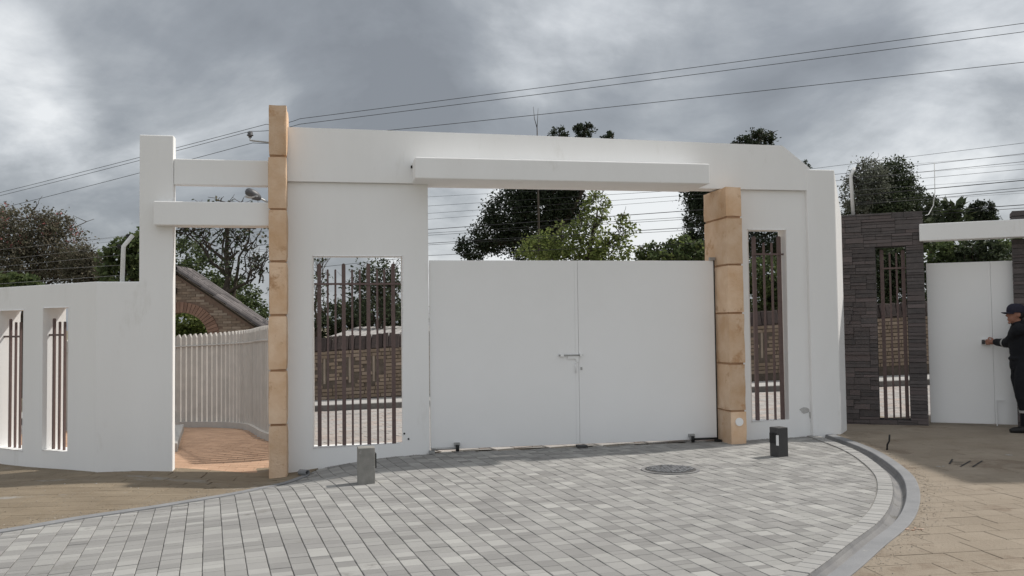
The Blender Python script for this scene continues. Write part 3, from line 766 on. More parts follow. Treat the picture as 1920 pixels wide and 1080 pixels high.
MB().box(FR, sq0+.02, sq0+.62, -.29, -.185, -.4, z2a-.004).build('pier_core', M['mortar'], pr)
MB().box(FR, sq0+.02, sq0+.62, -.34, -.045, z2b+.004, zq-.02).build('pier_core', M['mortar'], pr)
ledge(FR, sq0, sq0+.64, -.05, z2a-.01, -.184, pr, seed=31)
ledge(FR, sq0, sq0+.64, z2b+.005, zq, -.044, pr, seed=33)
FQ = Frame(FR.pt(sq0+.02, -.33, 0), FR.a - math.pi/2); ledge(FQ, 0, .28, z2b+.005, zq-.01, .001, pr, seed=35)

# ------------------------------------------------------------------ old brick wall across the street
x0b, x1b = P(520, 700, BY).x, P(1775, 700, BY).x
bwall = thing('brick_wall', 'old weathered brick street wall with dark tile coping behind the gate', 'wall', ((x0b+x1b)/2, BY, hgt(2, BY)))
topz = lambda x: P(670, 655, BY).z + (x-P(670, 655, BY).x)*((P(1680, 595, BY).z - P(670, 655, BY).z)/(P(1680, 595, BY).x - P(670, 655, BY).x))
basez = lambda x: hgt(x, BY) + .114
mb = MB()
for xa, xb in ((x0b, x1b),):
    mb.hexa([(xa, BY+.02, basez(xa)-.3), (xb, BY+.02, basez(xb)-.3), (xb, BY+.25, basez(xb)-.3), (xa, BY+.25, basez(xa)-.3),
             (xa, BY+.02, topz(xa)), (xb, BY+.02, topz(xb)), (xb, BY+.25, topz(xb)), (xa, BY+.25, topz(xa))])
mb.build('wall_core', M['brick_m'], bwall)
seen = [(P(a, 700, BY).x-.1, P(b, 700, BY).x+.1) for a, b in ((588, 755), (1404, 1479), (1650, 1704))]
slots = [P(x, 690, BY).x for x in (655.5, 700.5, 608, 1430)]
bme = piece_mesh('brick', 1, 1, 1, .02, M['brick']); CH = .082
bme.name = 'brick'
rest = MB(); rb = random.Random(2); k = 0; nb = 0
sl_x = (topz(x1b)-topz(x0b))/(x1b-x0b); tilt = math.atan(sl_x)
while k < 20:
    x = x0b + rb.uniform(0, .2)
    while x < x1b-.2:
        l = .235 + rb.uniform(-.03, .02); c = x+l/2; zc_ = topz(c) - .045 - k*CH
        if zc_ < basez(c)-.03: break
        isl = [s for s in slots if abs(s-c) < l/2+.02] and 1 < k < 10
        if not isl:
            dpt = rb.uniform(.012, .03)
            vis = any(a < c < b for a, b in seen)
            if vis and nb < 298:
                inst('brick', bme, bwall, (c, BY+.02-dpt, zc_), rot=(math.pi/2, -tilt, 0), scale=(l-.014, CH-.016+rb.uniform(-.006, .003), .05)); nb += 1
            else:
                z0, z1 = zc_-(CH-.016)/2, zc_+(CH-.016)/2
                rest.hexa([(c-l/2+.007, BY+.02-dpt, z0), (c+l/2-.007, BY+.02-dpt, z0), (c+l/2-.007, BY+.06, z0), (c-l/2+.007, BY+.06, z0),
                           (c-l/2+.007, BY+.02-dpt, z1), (c+l/2-.007, BY+.02-dpt, z1), (c+l/2-.007, BY+.06, z1), (c-l/2+.007, BY+.06, z1)])
        x += l
    k += 1
rest.build('bricks_beyond', M['brick'], bwall, kind='stuff')
for s in slots:
    MB().hexa([(s+dx, BY+.015+dy, topz(s)-.72 if i < 4 else topz(s)-.12) for i, (dx, dy) in enumerate(((-.022, 0), (.022, 0), (.022, .03), (-.022, .03))*2)]).build('pale_slot', M['side2'], bwall)
cme = piece_mesh('coping_tile', .115, .34, .05, .012, M['coping'])
x = x0b
while x < x1b:
    inst('coping_tile', cme, bwall, (x, BY+.06 + rb.uniform(-.015, .015), topz(x)+.16 + rb.uniform(-.02, .02)), rot=(R_(66) + rb.uniform(-.06, .06), rb.uniform(-.05, .05), rb.uniform(-.05, .05))); x += .125
# rear side of the coping
mb = MB(); mb.hexa([(x0b, BY+.08, topz(x0b)-.0), (x1b, BY+.08, topz(x1b)), (x1b, BY+.3, topz(x1b)), (x0b, BY+.3, topz(x0b)),
         (x0b, BY+.18, topz(x0b)+.24), (x1b, BY+.18, topz(x1b)+.24), (x1b, BY+.22, topz(x1b)+.24), (x0b, BY+.22, topz(x0b)+.24)])
mb.build('coping_back', M['coping'], bwall)

# house roof beyond the brick wall
hy = 25.0
hs = thing('shed_house', 'low pale house with grey sheet roof rising above the brick wall', 'house', (P(700, 640, hy).x, hy+1.5, -.2))
xa, xb = P(640, 640, hy).x, P(900, 640, hy).x; ze = P(700, 633, hy).z
MB().hexa([(xa, hy, -.4), (xb, hy, -.4), (xb, hy+4, -.4), (xa, hy+4, -.4), (xa, hy, ze), (xb, hy, ze), (xb, hy+4, ze+.1), (xa, hy+4, ze+.1)]).build('wall', M['hwall'], hs)
mb = MB(); n = 46; zr = ze+.06
xr0, xr1 = xa-.3, xb+.4
for i in range(n+1):
    x = xr0+(xr1-xr0)*i/n; d = .02*(i % 2)
    for y, z in ((hy-.35, zr-.02), (hy+4.4, zr+.24)):
        mb.v.append(Vector((x, y, z+d))); mb.v.append(Vector((x, y, z+d-.03)))
for i in range(n):
    k = i*4; mb.f += [(k, k+4, k+6, k+2), (k+1, k+3, k+7, k+5), (k, k+1, k+5, k+4)]
mb.f += [(0, 2, 3, 1)]
mb.build('sheet_roof', M['roofsheet'], hs)

# ------------------------------------------------------------------ walkway, curb and picket fence
thr = FG.pt(gp(325, 881)[0], -.12, 0); thr2 = FG.pt(gp(520, 881)[0], -.12, 0)
fpath = smooth_curve([Vector(p) for p in ((-8.6, 16.5), (-7.2, 16.5), (-6.1, 16.25), (-5.3, 15.9), (-4.75, 15.5), (-4.3, 14.9), (-3.95, 14.1), (-3.55, 13.2), (-3.0, 12.3), (-2.55, 11.6))], 10)
pathP = [tuple(thr.to_2d()), tuple(thr2.to_2d())] + [tuple(p) for p in reversed(fpath)] + [(-8.6, 11.9), tuple(FL.pt(-1.8, -.25, 0).to_2d()), tuple(FL.pt(0, -.2, 0).to_2d())]
pa = struct(sheet('walkway', pathP, M['pathj'], -.004))
pb = Pieces('path_brick', M['path'], pa, limit=300, h=.02, ch=.003)
a1 = R_(4); d1 = Vector((math.cos(a1), math.sin(a1))); d2 = Vector((-d1.y, d1.x))
for i in range(-30, 60):
    for j in range(-25, 25):
        c = Vector((-4.5, 11.5)) + d1*(j*.205+(.1 if i % 2 else 0)) + d2*(i*.105)
        if all(inside(c+d1*a_*.1+d2*b_*.05, pathP) for a_ in (-1, 1) for b_ in (-1, 1)): pb.add(c.x, c.y, .202, .102, a1, .005 + rng.uniform(-.0008, .0008))
pb.finish()
fc = thing('picket_fence', 'curved pale concrete picket fence on a low curb by the walkway', 'fence', (-5.3, 15.9, hgt(-5.3, 15.9)))
prof = [(-.07, -.1), (-.07, .10), (.07, .10), (.07, -.1)]; mb = MB()
for i, p in enumerate(fpath):
    t = (fpath[min(i+1, len(fpath)-1)]-fpath[max(i-1, 0)]).normalized(); nn = Vector((-t.y, t.x))
    for a_, z in prof: q = p+nn*a_; mb.v.append(Vector((q.x, q.y, hgt(p.x, p.y)+z)))
for i in range(len(fpath)-1):
    for j in range(3): k = i*4+j; mb.f.append((k, k+1, k+5, k+4))
mb.build('curb', M['picket'], fc)
pk = MB(); fr0 = Frame((0, 0), 0); PH = 1.55
pk.prism(fr0, [(-.043, 0), (.043, 0), (.043, PH-.06), (.012, PH), (-.043, PH-.03)], [], -.02, .02)
pme = bpy.data.meshes.new('picket'); pme.from_pydata(pk.v, [], pk.f); pme.materials.append(M['picket'])
s_ = 0; L_ = [0]
for i in range(len(fpath)-1): L_.append(L_[-1]+(fpath[i+1]-fpath[i]).length)
rail = []
while s_ < L_[-1]:
    p, t = at_len(fpath, s_); z = hgt(p.x, p.y)+.1
    inst('picket', pme, fc, (p.x, p.y, z - .003), math.atan2(t.y, t.x) + rb.uniform(-.05, .05)); s_ += .122
    nn = Vector((t.y, -t.x)); rail.append((p.x+nn.x*.035, p.y+nn.y*.035, z+PH-.22))
MB().tube(rail, .014, 6).build('top_rail', M['picket'], fc)
q = Gh(336, 850); q2 = Gh(347, 809)
tag(MB().hexa([(-5.2, 12.0, hgt(-5, 11)-.1), (q.x-.06, q.y+.1, hgt(q.x, q.y)-.1), (q2.x-.02, q2.y, hgt(q2.x, q2.y)-.1), (-6.2, 13.6, hgt(-5, 13)-.1),
      (-5.2, 12.0, hgt(-5, 11)+.12), (q.x-.06, q.y+.1, hgt(q.x, q.y)+.12), (q2.x-.02, q2.y, hgt(q2.x, q2.y)+.12), (-6.2, 13.6, hgt(-5, 13)+.12)]).build('concrete_plinth', M['side'], bevel=.01),
    'low pale concrete plinth on the brick walkway behind the pillar', 'plinth')

# ------------------------------------------------------------------ brick arch gateway with a tiled roof
AY = 24.0
rx, rz = P(331, 507, AY).x, P(331, 507, AY).z
ex, ez = P(487, 614, AY).x, P(487, 614, AY).z
slope = (rz-ez)/(ex-rx)
ax0 = P(338, 600, AY).x; ar = P(391, 618, AY).x - ax0; az = P(338, 586, AY).z - ar*.92
arch = thing('arch_gateway', 'brick arch gateway under a pitched clay tile roof beyond picket fence', 'gateway', (ax0, AY, -.3))
FA = Frame((ax0, AY), 0); hw_ = ex-rx + .05; off = rx-ax0
outer = [(off-hw_, -.4), (-ar, -.4)] + [(ar*math.cos(math.pi*(1-i/20)), az+ar*.92*math.sin(math.pi*i/20)) for i in range(21)] + [(ar, -.4), (off+hw_, -.4), (off+hw_, ez-.1), (off, rz-.12), (off-hw_, ez-.1)]
MB().prism(FA, outer, [], -.45, -.012).build('wall_core', M['gmort'], arch)
rest = MB(); z = -.35; k = 0; VO = .30
while z < rz:
    x = off-hw_ + (0 if k % 2 else -.12)
    while x < off+hw_:
        c = (x+.12, z+.032); lim = rz-.16-abs(c[0]-off)*slope-.07
        rr_ = math.hypot(c[0], (c[1]-az)/.92)
        inarch = (c[1] > az and rr_ < ar+VO+.03) or (c[1] <= az and abs(c[0]) < ar+.12)
        if c[1] < lim and not inarch and abs(c[0]-off) < hw_-.1:
            d = rb.uniform(0, .012); rest.box(FA, x+.005, x+.235, -.02, d, z+.004, z+.066)
        x += .24
    z += .072; k += 1
rest.build('gable_bricks', M['gbrick'], arch, kind='stuff')
nv = 30
for i in range(nv):
    a0, a1_ = math.pi*(i+.06)/nv, math.pi*(i+.94)/nv
    MB().prism(FA, [(r_*math.cos(t), az+r_*.92*math.sin(t)) for r_, t in ((ar, a1_), (ar, a0), (ar+VO, a0), (ar+VO, a1_))][::-1], [], -.02, .02+rb.uniform(0, .012)).build('voussoir', M['vous'], arch)
MB().box(FA, off-.12, off+.02, -.02, .10, rz-.62, rz-.47).build('beam_end', M['bark'], arch)
# barrel tiles: columns run down each slope
tm = MB(); n = 6
for i in (0, 1):
    for j in range(n+1):
        t = math.pi*j/n; rr_ = .10-.016*i
        tm.v.append(Vector((.44*i, -rr_*math.cos(t), rr_*1.2*math.sin(t)))); tm.v.append(Vector((.44*i, -(rr_-.014)*math.cos(t), (rr_-.014)*1.2*math.sin(t))))
for j in range(n):
    a_, b_ = j*2, (n+1)*2+j*2
    tm.f += [(a_, a_+2, b_+2, b_), (a_+1, b_+1, b_+3, a_+3), (a_, a_+1, a_+3, a_+2), (b_, b_+2, b_+3, b_+1)]
tme = bpy.data.meshes.new('roof_tile'); tme.from_pydata(tm.v, [], tm.f); tme.materials.append(M['tile'])
sa = math.atan(slope)
for sgn in (1, -1):
    for cidx in range(5):
        for kk in range(10):
            d = .40*kk
            if d*math.cos(sa) > hw_+.1: break
            px_ = rx + sgn*(d*math.cos(sa)+.05); pz = rz - d*math.sin(sa) - .02 + rb.uniform(-.008, .008)
            e = (0, sa-.06, 0) if sgn > 0 else (0, sa-.06, math.pi)
            inst('roof_tile', tme, arch, (px_, AY-.10+cidx*.255 + rb.uniform(-.008, .008), pz), rot=e)
for cidx in range(3):
    inst('ridge_tile', tme, arch, (rx, AY-.22+cidx*.40, rz+.005), rot=(0, 0, math.pi/2), scale=(1, 1.2, 1.1))
for sgn in (1, -1):
    mb = MB(); yy = (AY-.03, AY+1.1)
    mb.hexa([(rx, yy[0], rz-.09), (rx+sgn*hw_, yy[0], rz-.09-hw_*slope), (rx+sgn*hw_, yy[1], rz-.10-hw_*slope), (rx, yy[1], rz-.10),
             (rx, yy[0], rz-.035), (rx+sgn*hw_, yy[0], rz-.035-hw_*slope), (rx+sgn*hw_, yy[1], rz-.035-hw_*slope), (rx, yy[1], rz-.035)])
    mb.build('roof_deck', M['bark'], arch)

# ------------------------------------------------------------------ bollard lights, manhole, small things
def bollard(px0, px1, pyb, pyt, w, m, label, fside, ang):
    c = Gh((px0+px1)/2, pyb); h = P((px0+px1)/2, pyt, c.y).z - c.z
    fr = Frame((c.x, c.y+w/2), ang)
    t = thing('bollard_light', label, 'bollard', (c.x, c.y+w/2, c.z), 'bollard lights on the paving')
    MB().box(fr, -w/2, w/2, -w/2, w/2, c.z-.02, c.z+h).build('post', m, t, bevel=.006)
    if fside > 0:
        MB().box(fr, w/2+.001, w/2+.016, -.055, .055, c.z+h*.42, c.z+h*.82).build('lamp_housing', M['black'], t)
    else:
        MB().box(fr, -w/2-.012, -w/2+.010, -.06, .045, c.z+h*.46, c.z+h*.80).build('lamp_housing', M['black'], t)
        MB().box(fr, -w/2-.006, -w/2+.006, .0455, .0765, c.z+h*.40, c.z+h*.75).build('lamp_lens', M['white2'], t)
bollard(667, 701, 908, 840, .165, M['conc'], 'square raw concrete bollard light by the wide barred window', 1, R_(14))
bollard(1449, 1480, 857, 802, .145, M['charcoal'], 'square charcoal painted bollard light by the end of the wall', -1, R_(24))
mc = Gh(1257, 881); mt = thing('manhole_cover', 'round dark iron manhole cover set in the grey pavers', 'manhole cover', (mc.x, mc.y, mc.z))
def disc(r0, r1, z0, z1, m, name, n=40):
    mb = MB()
    for r_, z in ((r0, z1), (r1, z1), (r1, z0)):
        for i in range(n): a = 2*math.pi*i/n; mb.v.append(Vector((mc.x+r_*math.cos(a), mc.y+r_*math.sin(a), mc.z+z)))
    for i in range(n):
        j = (i+1) % n; mb.f += [(i, n+i, n+j, j), (n+i, 2*n+i, 2*n+j, n+j)]
    return mb.build(name, m, mt)
disc(.0, .265, -.01, .010, M['iron'], 'lid'); disc(.268, .305, -.01, .008, M['channel'], 'ring')
mb = MB(); rk = random.Random(4)
for i in range(-7, 8):
    for j in range(-7, 8):
        x, y = i*.034+(j % 2)*.017, j*.034
        if x*x+y*y < .06 and rk.random() < .9:
            s = rk.uniform(.008, .013); mb.hexa([(mc.x+x+a_*s, mc.y+y+b_*s, mc.z+z) for z in (.008, .018) for a_, b_ in ((-1, -1), (1, -1), (1, 1), (-1, 1))])
mb.build('tread_studs', M['kerb'], mt, kind='stuff')
# short pipe stub at the wall foot
q = Gh(575, 892); d = Vector((.7, -.7, 0)).normalized()
pp = thing('pipe_stub', 'short grey pipe stub lying at the foot of the white wall', 'pipe', q)
mb = MB(); ra = .035; a_, b_ = q + Vector((-.09, .06, .03)), q + Vector((.015, -.02, .036)); tt = (b_-a_).normalized(); r1_ = tt.orthogonal().normalized(); r2_ = tt.cross(r1_)
for c, r in ((a_, ra), (b_, ra), (b_, ra*.75), (b_-tt*.08, ra*.7)):
    for i in range(14): t = 2*math.pi*i/14; mb.v.append(c+(r1_*math.cos(t)+r2_*math.sin(t))*r)
for k in range(3):
    for i in range(14): j = (i+1) % 14; mb.f.append((k*14+i, k*14+j, k*14+14+j, k*14+14+i))
mb.build('pipe_body', M['kerb'], pp, smooth=True)
# black cable tail sticking out of the paving
q = Gh(1663, 845); tp = P(1668, 815, q.y-.02)
tag(MB().tube([q-Vector((0, 0, .02)), q+Vector((.006, 0, .07)), q.lerp(tp, .6)+Vector((.008, 0, 0)), tp], .011, 8).build('cable_stub', M['black'], smooth=True), 'black cable stub sticking up from the ochre paving', 'cable')
# litter, chips and a broken spot in the stamped paving
def litter(px, py, n, spread, s, m, label, seed):
    rl = random.Random(seed); mb = MB(); c = Gh(px, py)
    for i in range(n):
        x, y = c.x+rl.gauss(0, spread), c.y+rl.gauss(0, spread*.5); z = hgt(x, y)+.008; a = rl.random()*6; l = s*rl.uniform(.5, 1.5); w_ = s*rl.uniform(.2, .5); h = s*.25
        ux, uy = math.cos(a), math.sin(a)
        mb.hexa([(x+ux*p*l-uy*r*w_, y+uy*p*l+ux*r*w_, z+zz) for zz in (0, h) for p, r in ((-1, -1), (1, -1), (1, 1), (-1, 1))])
    o = mb.build('litter', m); tag(o, label, 'litter'); return o
litter(1704, 995, 9, .05, .022, M['debris'], 'scraps of rusty litter on the ochre paving beside the channel', 1)
litter(1760, 876, 4, .02, .016, M['side'], 'pale paper scrap on the shaded ochre paving', 2)
litter(1890, 855, 4, .03, .016, M['side'], 'two pale scraps on the shaded paving before the person', 3)
litter(190, 913, 5, .25, .012, M['side'], 'tiny pale chips scattered on the dusty paving before the slit windows', 4)
for i, (x, y, l, a_) in enumerate(((1797, 869, .12, .1), (1815, 872, .13, .9), (1835, 871, .16, .9), (1785, 866, .07, .5))):
    pass
mb = MB(); rg = random.Random(8)
def grit(x, y, s):
    z = hgt(x, y)+.009; vs = [(x+rg.uniform(-1, 1)*s, y+rg.uniform(-1, 1)*s, z+(0 if i < 3 else s*rg.uniform(.4, .9))) for i in range(4)]
    mb.add(vs, [(0, 1, 2), (0, 1, 3), (1, 2, 3), (2, 0, 3)])
rimR, rimL = offset(fieldE, E_W+C_W+K_W+.01), offset(leftE, -.1)
for i in range(1400):
    k = rg.randrange(len(rimR)-1); p = rimR[k].lerp(rimR[k+1], rg.random()) + Vector((abs(rg.gauss(0, .12)), rg.gauss(0, .05))); grit(p.x, p.y, rg.uniform(.003, .009))
    k = rg.randrange(len(rimL)-1); p = rimL[k].lerp(rimL[k+1], rg.random()) + Vector((rg.gauss(0, .1), abs(rg.gauss(0, .12)))); grit(p.x, p.y, rg.uniform(.003, .009))
    a = rg.uniform(sL0+.1, sR1); p = FG.pt(a, .02+abs(rg.gauss(0, .07)), 0); grit(p.x, p.y, rg.uniform(.002, .007))
    x = rg.uniform(-6.2, -2.7); grit(x, 8.9+rg.gauss(0, .7) + (x+4.5)*.1, rg.uniform(.003, .008))
    grit(rg.uniform(2.2, 7.0), rg.uniform(4.8, 12.4), rg.uniform(.003, .008)) if i % 2 else None
mb.build('grit', M['grit'], kind='stuff')
cutg = thing('saw_cut_marks', 'black saw cuts in the shaded ochre paving', 'cut marks', Gh(1810, 870))
for x0, y0, x1, y1 in ((1782, 868, 1806, 869), (1790, 872, 1805, 872.5), (1801, 877, 1820, 866), (1823, 878, 1842, 866), (1780, 872, 1786, 863)):
    a_, b_ = Gh(x0, y0), Gh(x1, y1); t = (b_-a_).normalized(); nn = Vector((-t.y, t.x, 0))*.009; up = Vector((0, 0, .0135))
    MB().add([a_-nn+up, b_-nn+up, b_+nn+up, a_+nn+up], [(0, 1, 2, 3)]).build('saw_cut', M['black'], cutg)

# ------------------------------------------------------------------ poles, lamp and cables
def pole(x, y, h, label):
    t = thing('utility_pole', label, 'pole', (x, y, hgt(x, y)))
    MB().tube([(x, y, hgt(x, y)-.1), (x, y, h)], [.13, .095], 14).build('shaft', M['pole'], t, smooth=True)
    return t
PY = 17.0
pxp = P(516, 400, PY).x; ptop = P(516, 212, PY).z
up_ = pole(pxp, PY, ptop, 'round concrete utility pole standing behind the tall sandstone pillar')
ins = P(469, 258, PY)
MB().tube([(pxp-.05, PY, P(497, 268, PY).z), ins+Vector((.05, 0, -.06)), ins+Vector((0, 0, -.05)), ins], .016, 6).build('arm', M['steel'], up_)
ib = MB().tube([ins, ins+Vector((0, 0, .03)), ins+Vector((0, 0, .035)), ins+Vector((0, 0, .055)), ins+Vector((0, 0, .06)), ins+Vector((0, 0, .09)), ins+Vector((0, 0, .095)), ins+Vector((0, 0, .12))], [.03, .035, .06, .06, .035, .055, .05, .03], 10).build('insulator', M['lamp'], up_, smooth=True)
lm = P(475, 364, PY-.3); la = P(498, 377, PY-.15)
sl_ = MB().tube([(pxp, PY, P(516, 386, PY).z), la, lm+Vector((.09, .02, -.06))], .02, 8).build('lamp_arm', M['steel'], up_)
dirl = (P(462, 358, PY-.35)-P(490, 375, PY-.2)); c_ = P(475, 365, PY-.3); Ld = dirl.length
mb = MB().tube([c_+dirl*t for t in (-.5, -.4, -.15, .2, .42, .5)], [.03, .055, .085, .085, .065, .03], 12); mb.build('lamp_head', M['lamp'], up_, smooth=True)
mb = MB().ell(c_+dirl*.12+Vector((0, 0, -.05)), (.13, .06, .045), 12, 8); mb.build('lamp_glass', M['glass'], up_, smooth=True)
def cable(pts, r, label, m='cable', cat='cable', group='overhead cables', sag=0.0, n=14):
    mb = MB(); ps = []
    for a, b in zip(pts[:-1], pts[1:]):
        for i in range(n): t = i/n; q = a.lerp(b, t); ps.append(q - Vector((0, 0, sag*4*t*(1-t))))
    ps.append(pts[-1]); mb.tube(ps, r, 5); o = mb.build('overhead_cable' if group == 'overhead cables' else 'fence_wire', M[m], smooth=True)
    return tag(o, label, cat, group)
hwL, hwR = [], []
for oi_, (l0, lp, rr0, r1) in zip(('topmost', 'middle', 'lowest'), (((0, 357), (499, 233), (538, 226), (1920, 39)), ((0, 363), (470, 246), (538, 236), (1920, 55)), ((0, 387), (474, 268), (560, 262), (1920, 112)))):
    pa_ = P(l0[0], l0[1], 21); pm = P(lp[0], lp[1], PY); pc = P(r1[0], r1[1], 14.5); st_ = P(rr0[0], rr0[1], PY)
    d_ = (pa_-pm); hwL.append(pm+d_*1.9); cable([pm + d_*1.9, pm], .0052, oi_ + ' of the high wires running from the pole over the pink-flowering tree', sag=.05)
    d_ = (pc-st_); hwR.append(st_+d_*1.75); cable([pm, st_+d_*.02, st_ + d_*1.75], .0052, oi_ + ' of the high wires running from the pole over the entrance fascia', sag=.04)
# low street cables along the verge: (photo y at x=325, 806, 1320, 1920, radius)
def ln(xp): # depth of the cable line along the street at that pixel column
    k = (xp-960)/F; return (20-1.8*.66)/(1+.66*k)
ORD = ('topmost', 'second', 'third', 'fourth', 'fifth', 'sixth', 'seventh', 'eighth', 'ninth', 'lowest'); lcA, lcB = [], []
for oi_, (ya, yb, yc, yd, r) in zip(ORD, ((430, 369, 341, 268, .006), (440, 386, 354, 288, .007), (452, 400, 364, 303, .007), (462, 411, 372, 317, .006),
                            (475, 430, 393, 338, .013), (484, 437, 405, 352, .008), (487, 441, 409, 357, .008), (498, 456, 425, 384, .012), (502, 459, 430, 390, .008), (530, 479, 455, 412, .010))):
    pts = []
    for x, y in ((325, ya), (806, yb), (1320, yc), (1920, yd)): pts.append(P(x, y, ln(x)))
    a = pts[0] + (pts[0]-pts[1])*1.3; b = pts[3] + (pts[3]-pts[2])*.9
    lcA.append(a); lcB.append(b); cable([a] + pts + [b], r*.5, ('thick black ' if r > .009 else 'thin dark ') + 'street cable behind the gate, ' + oi_ + ' of ten from the top', sag=.0, n=6)
mean = lambda l: sum(l, Vector())/len(l)
for l_, tx_ in ((lcA, 'concrete utility pole holding the low street cables beyond the arch gateway'), (lcB, 'concrete utility pole holding the low street cables beyond the stone pier'), (hwL, 'concrete utility pole holding the high wires beyond the pink-flowering tree'), (hwR, 'tall concrete utility pole holding the high wires beyond the unseen dark house')):
    m_ = mean(l_); pole(m_.x, m_.y, max(q.z for q in l_)+.3, tx_)
# electric fence on the left wall and on the stone wall
def fpost(pts, label):
    t = thing('fence_post', label, 'fence post', pts[0], 'electric fence posts'); MB().tube(pts, .026, 10).build('post_tube', M['ppost'], t, smooth=True); return t
zt = zW; b0 = P(230, 529, P(230, 529, 10.2).y); base = FG.pt(gp(229, 527, -.08)[0], -.08, zW-.02)
yb_ = base.y; p1, p2 = P(231.5, 462, yb_), P(249, 441, yb_+.05)
fp = fpost([base, p1, p2], 'bent white electric fence post on the left boundary wall')
for q in (p2+Vector((-.05, 0, -.01)), p1+Vector((-.045, 0, .0))): MB().ell(q, (.035, .025, .025), 8, 6).build('insulator', M['black'], fp, smooth=True)
for oi_, (y0, y1) in zip(('topmost', 'second', 'middle', 'fourth', 'lowest'), ((443, 468), (461, 487), (478, 500), (497, 510), (516, 532))):
    a = P(229 if y0 > 450 else 240, y0, yb_); b = FL.pt(-3.2, -.13, 0); yl = b.y
    bb = P(0, y1, FL.pt(-2.0, -.13, 0).y + .0); d_ = bb-a
    cable([a, a+d_*1.25], .0017, oi_ + ' electric fence wire above the left boundary wall', 'wire', 'wire', 'electric fence wires')
base = FR.pt(rp(1600, 402, -.2)[0], -.2, zs1-.04); yb_ = base.y
p1, p2 = P(1595, 330, yb_), P(1602, 315, yb_)
fp = fpost([base, p1, p2], 'straight white electric fence post on the dark stone wall')
for q in (p2+Vector((.05, 0, -.0)), p1+Vector((.05, 0, -.02))): MB().ell(q, (.035, .025, .022), 8, 6).build('insulator', M['black'], fp, smooth=True)
for oi_, (y0, y1) in zip(('topmost', 'second', 'third', 'lowest'), ((317, 290), (333, 308), (357, 335), (382, 362))):
    a = P(1600, y0, yb_); b = FR.pt(sq0+.9, -.2, 0); yr = FR.pt(rp(1920, 400, -.2)[0], -.2, 0).y
    bb = P(1920, y1, yr); d_ = bb-a; cable([a, a+d_*1.3], .0017, oi_ + ' electric fence wire above the dark stone wall', 'wire', 'wire', 'electric fence wires')
t0 = P(1752, 305, 13.2); mb = MB().tube([t0, P(1753, 360, 13.2), P(1750, 385, 13.2), P(1741, 402, 13.1), P(1735, 404, 13.0)], .006, 5)
tag(mb.build('earth_wire', M['ppost'], smooth=True), 'white lead wire hanging from the fence wires to the stone wall', 'wire')

# ------------------------------------------------------------------ trees and shrubs
def leaf_cloud(mb, blobs, n, size, rt, clump=.33, lenr=1.7, droop=0.0, density=26):
    tot = sum(b[3]*b[5] for b in blobs)
    for (cx, cy, cz, ax, ay, az_) in blobs:
        k = int(n*ax*az_/tot); nc = max(3, k//density); cs = []
        for i in range(nc):
            while True:
                q = Vector((rt.uniform(-1, 1), rt.uniform(-1, 1), rt.uniform(-1, 1)))
                if .05 < q.length < 1: break
            q = q.normalized()*(q.length**.45)
            cs.append(Vector((cx+q.x*ax, cy+q.y*ay, cz+q.z*az_)))
        cr0 = clump*min(ax, az_)
        for c in cs:
            cr_ = cr0*rt.uniform(.5, 1.25)
            for i in range(density):
                p = c + Vector((rt.gauss(0, .5), rt.gauss(0, .5), rt.gauss(0, .42)))*cr_
                d = Vector((rt.gauss(0, 1), rt.gauss(0, 1), rt.gauss(0, .8)-droop)).normalized(); e = d.cross(Vector((rt.gauss(0, 1), rt.gauss(0, 1), rt.gauss(0, 1)))).normalized()
                s = size*rt.uniform(.6, 1.35); l = s*lenr
                k0 = len(mb.v); mb.v += [p, p+d*l*.5+e*s*.5, p+d*l, p+d*l*.5-e*s*.5]; mb.f.append((k0, k0+1, k0+2, k0+3))
def limb(mb, a, b, r0, r1, rt, wob=.08, n=6):
    a, b = Vector(a), Vector(b); L = (b-a).length; ps = []; rs = []
    for i in range(n+1):
        t = i/n; q = a.lerp(b, t) + Vector((rt.gauss(0, 1), rt.gauss(0, 1), rt.gauss(0, .5)))*wob*L*(.25 if 0 < i < n else 0)
        ps.append(q); rs.append(r0+(r1-r0)*t)
    mb.tube(ps, rs, 6, True); return ps
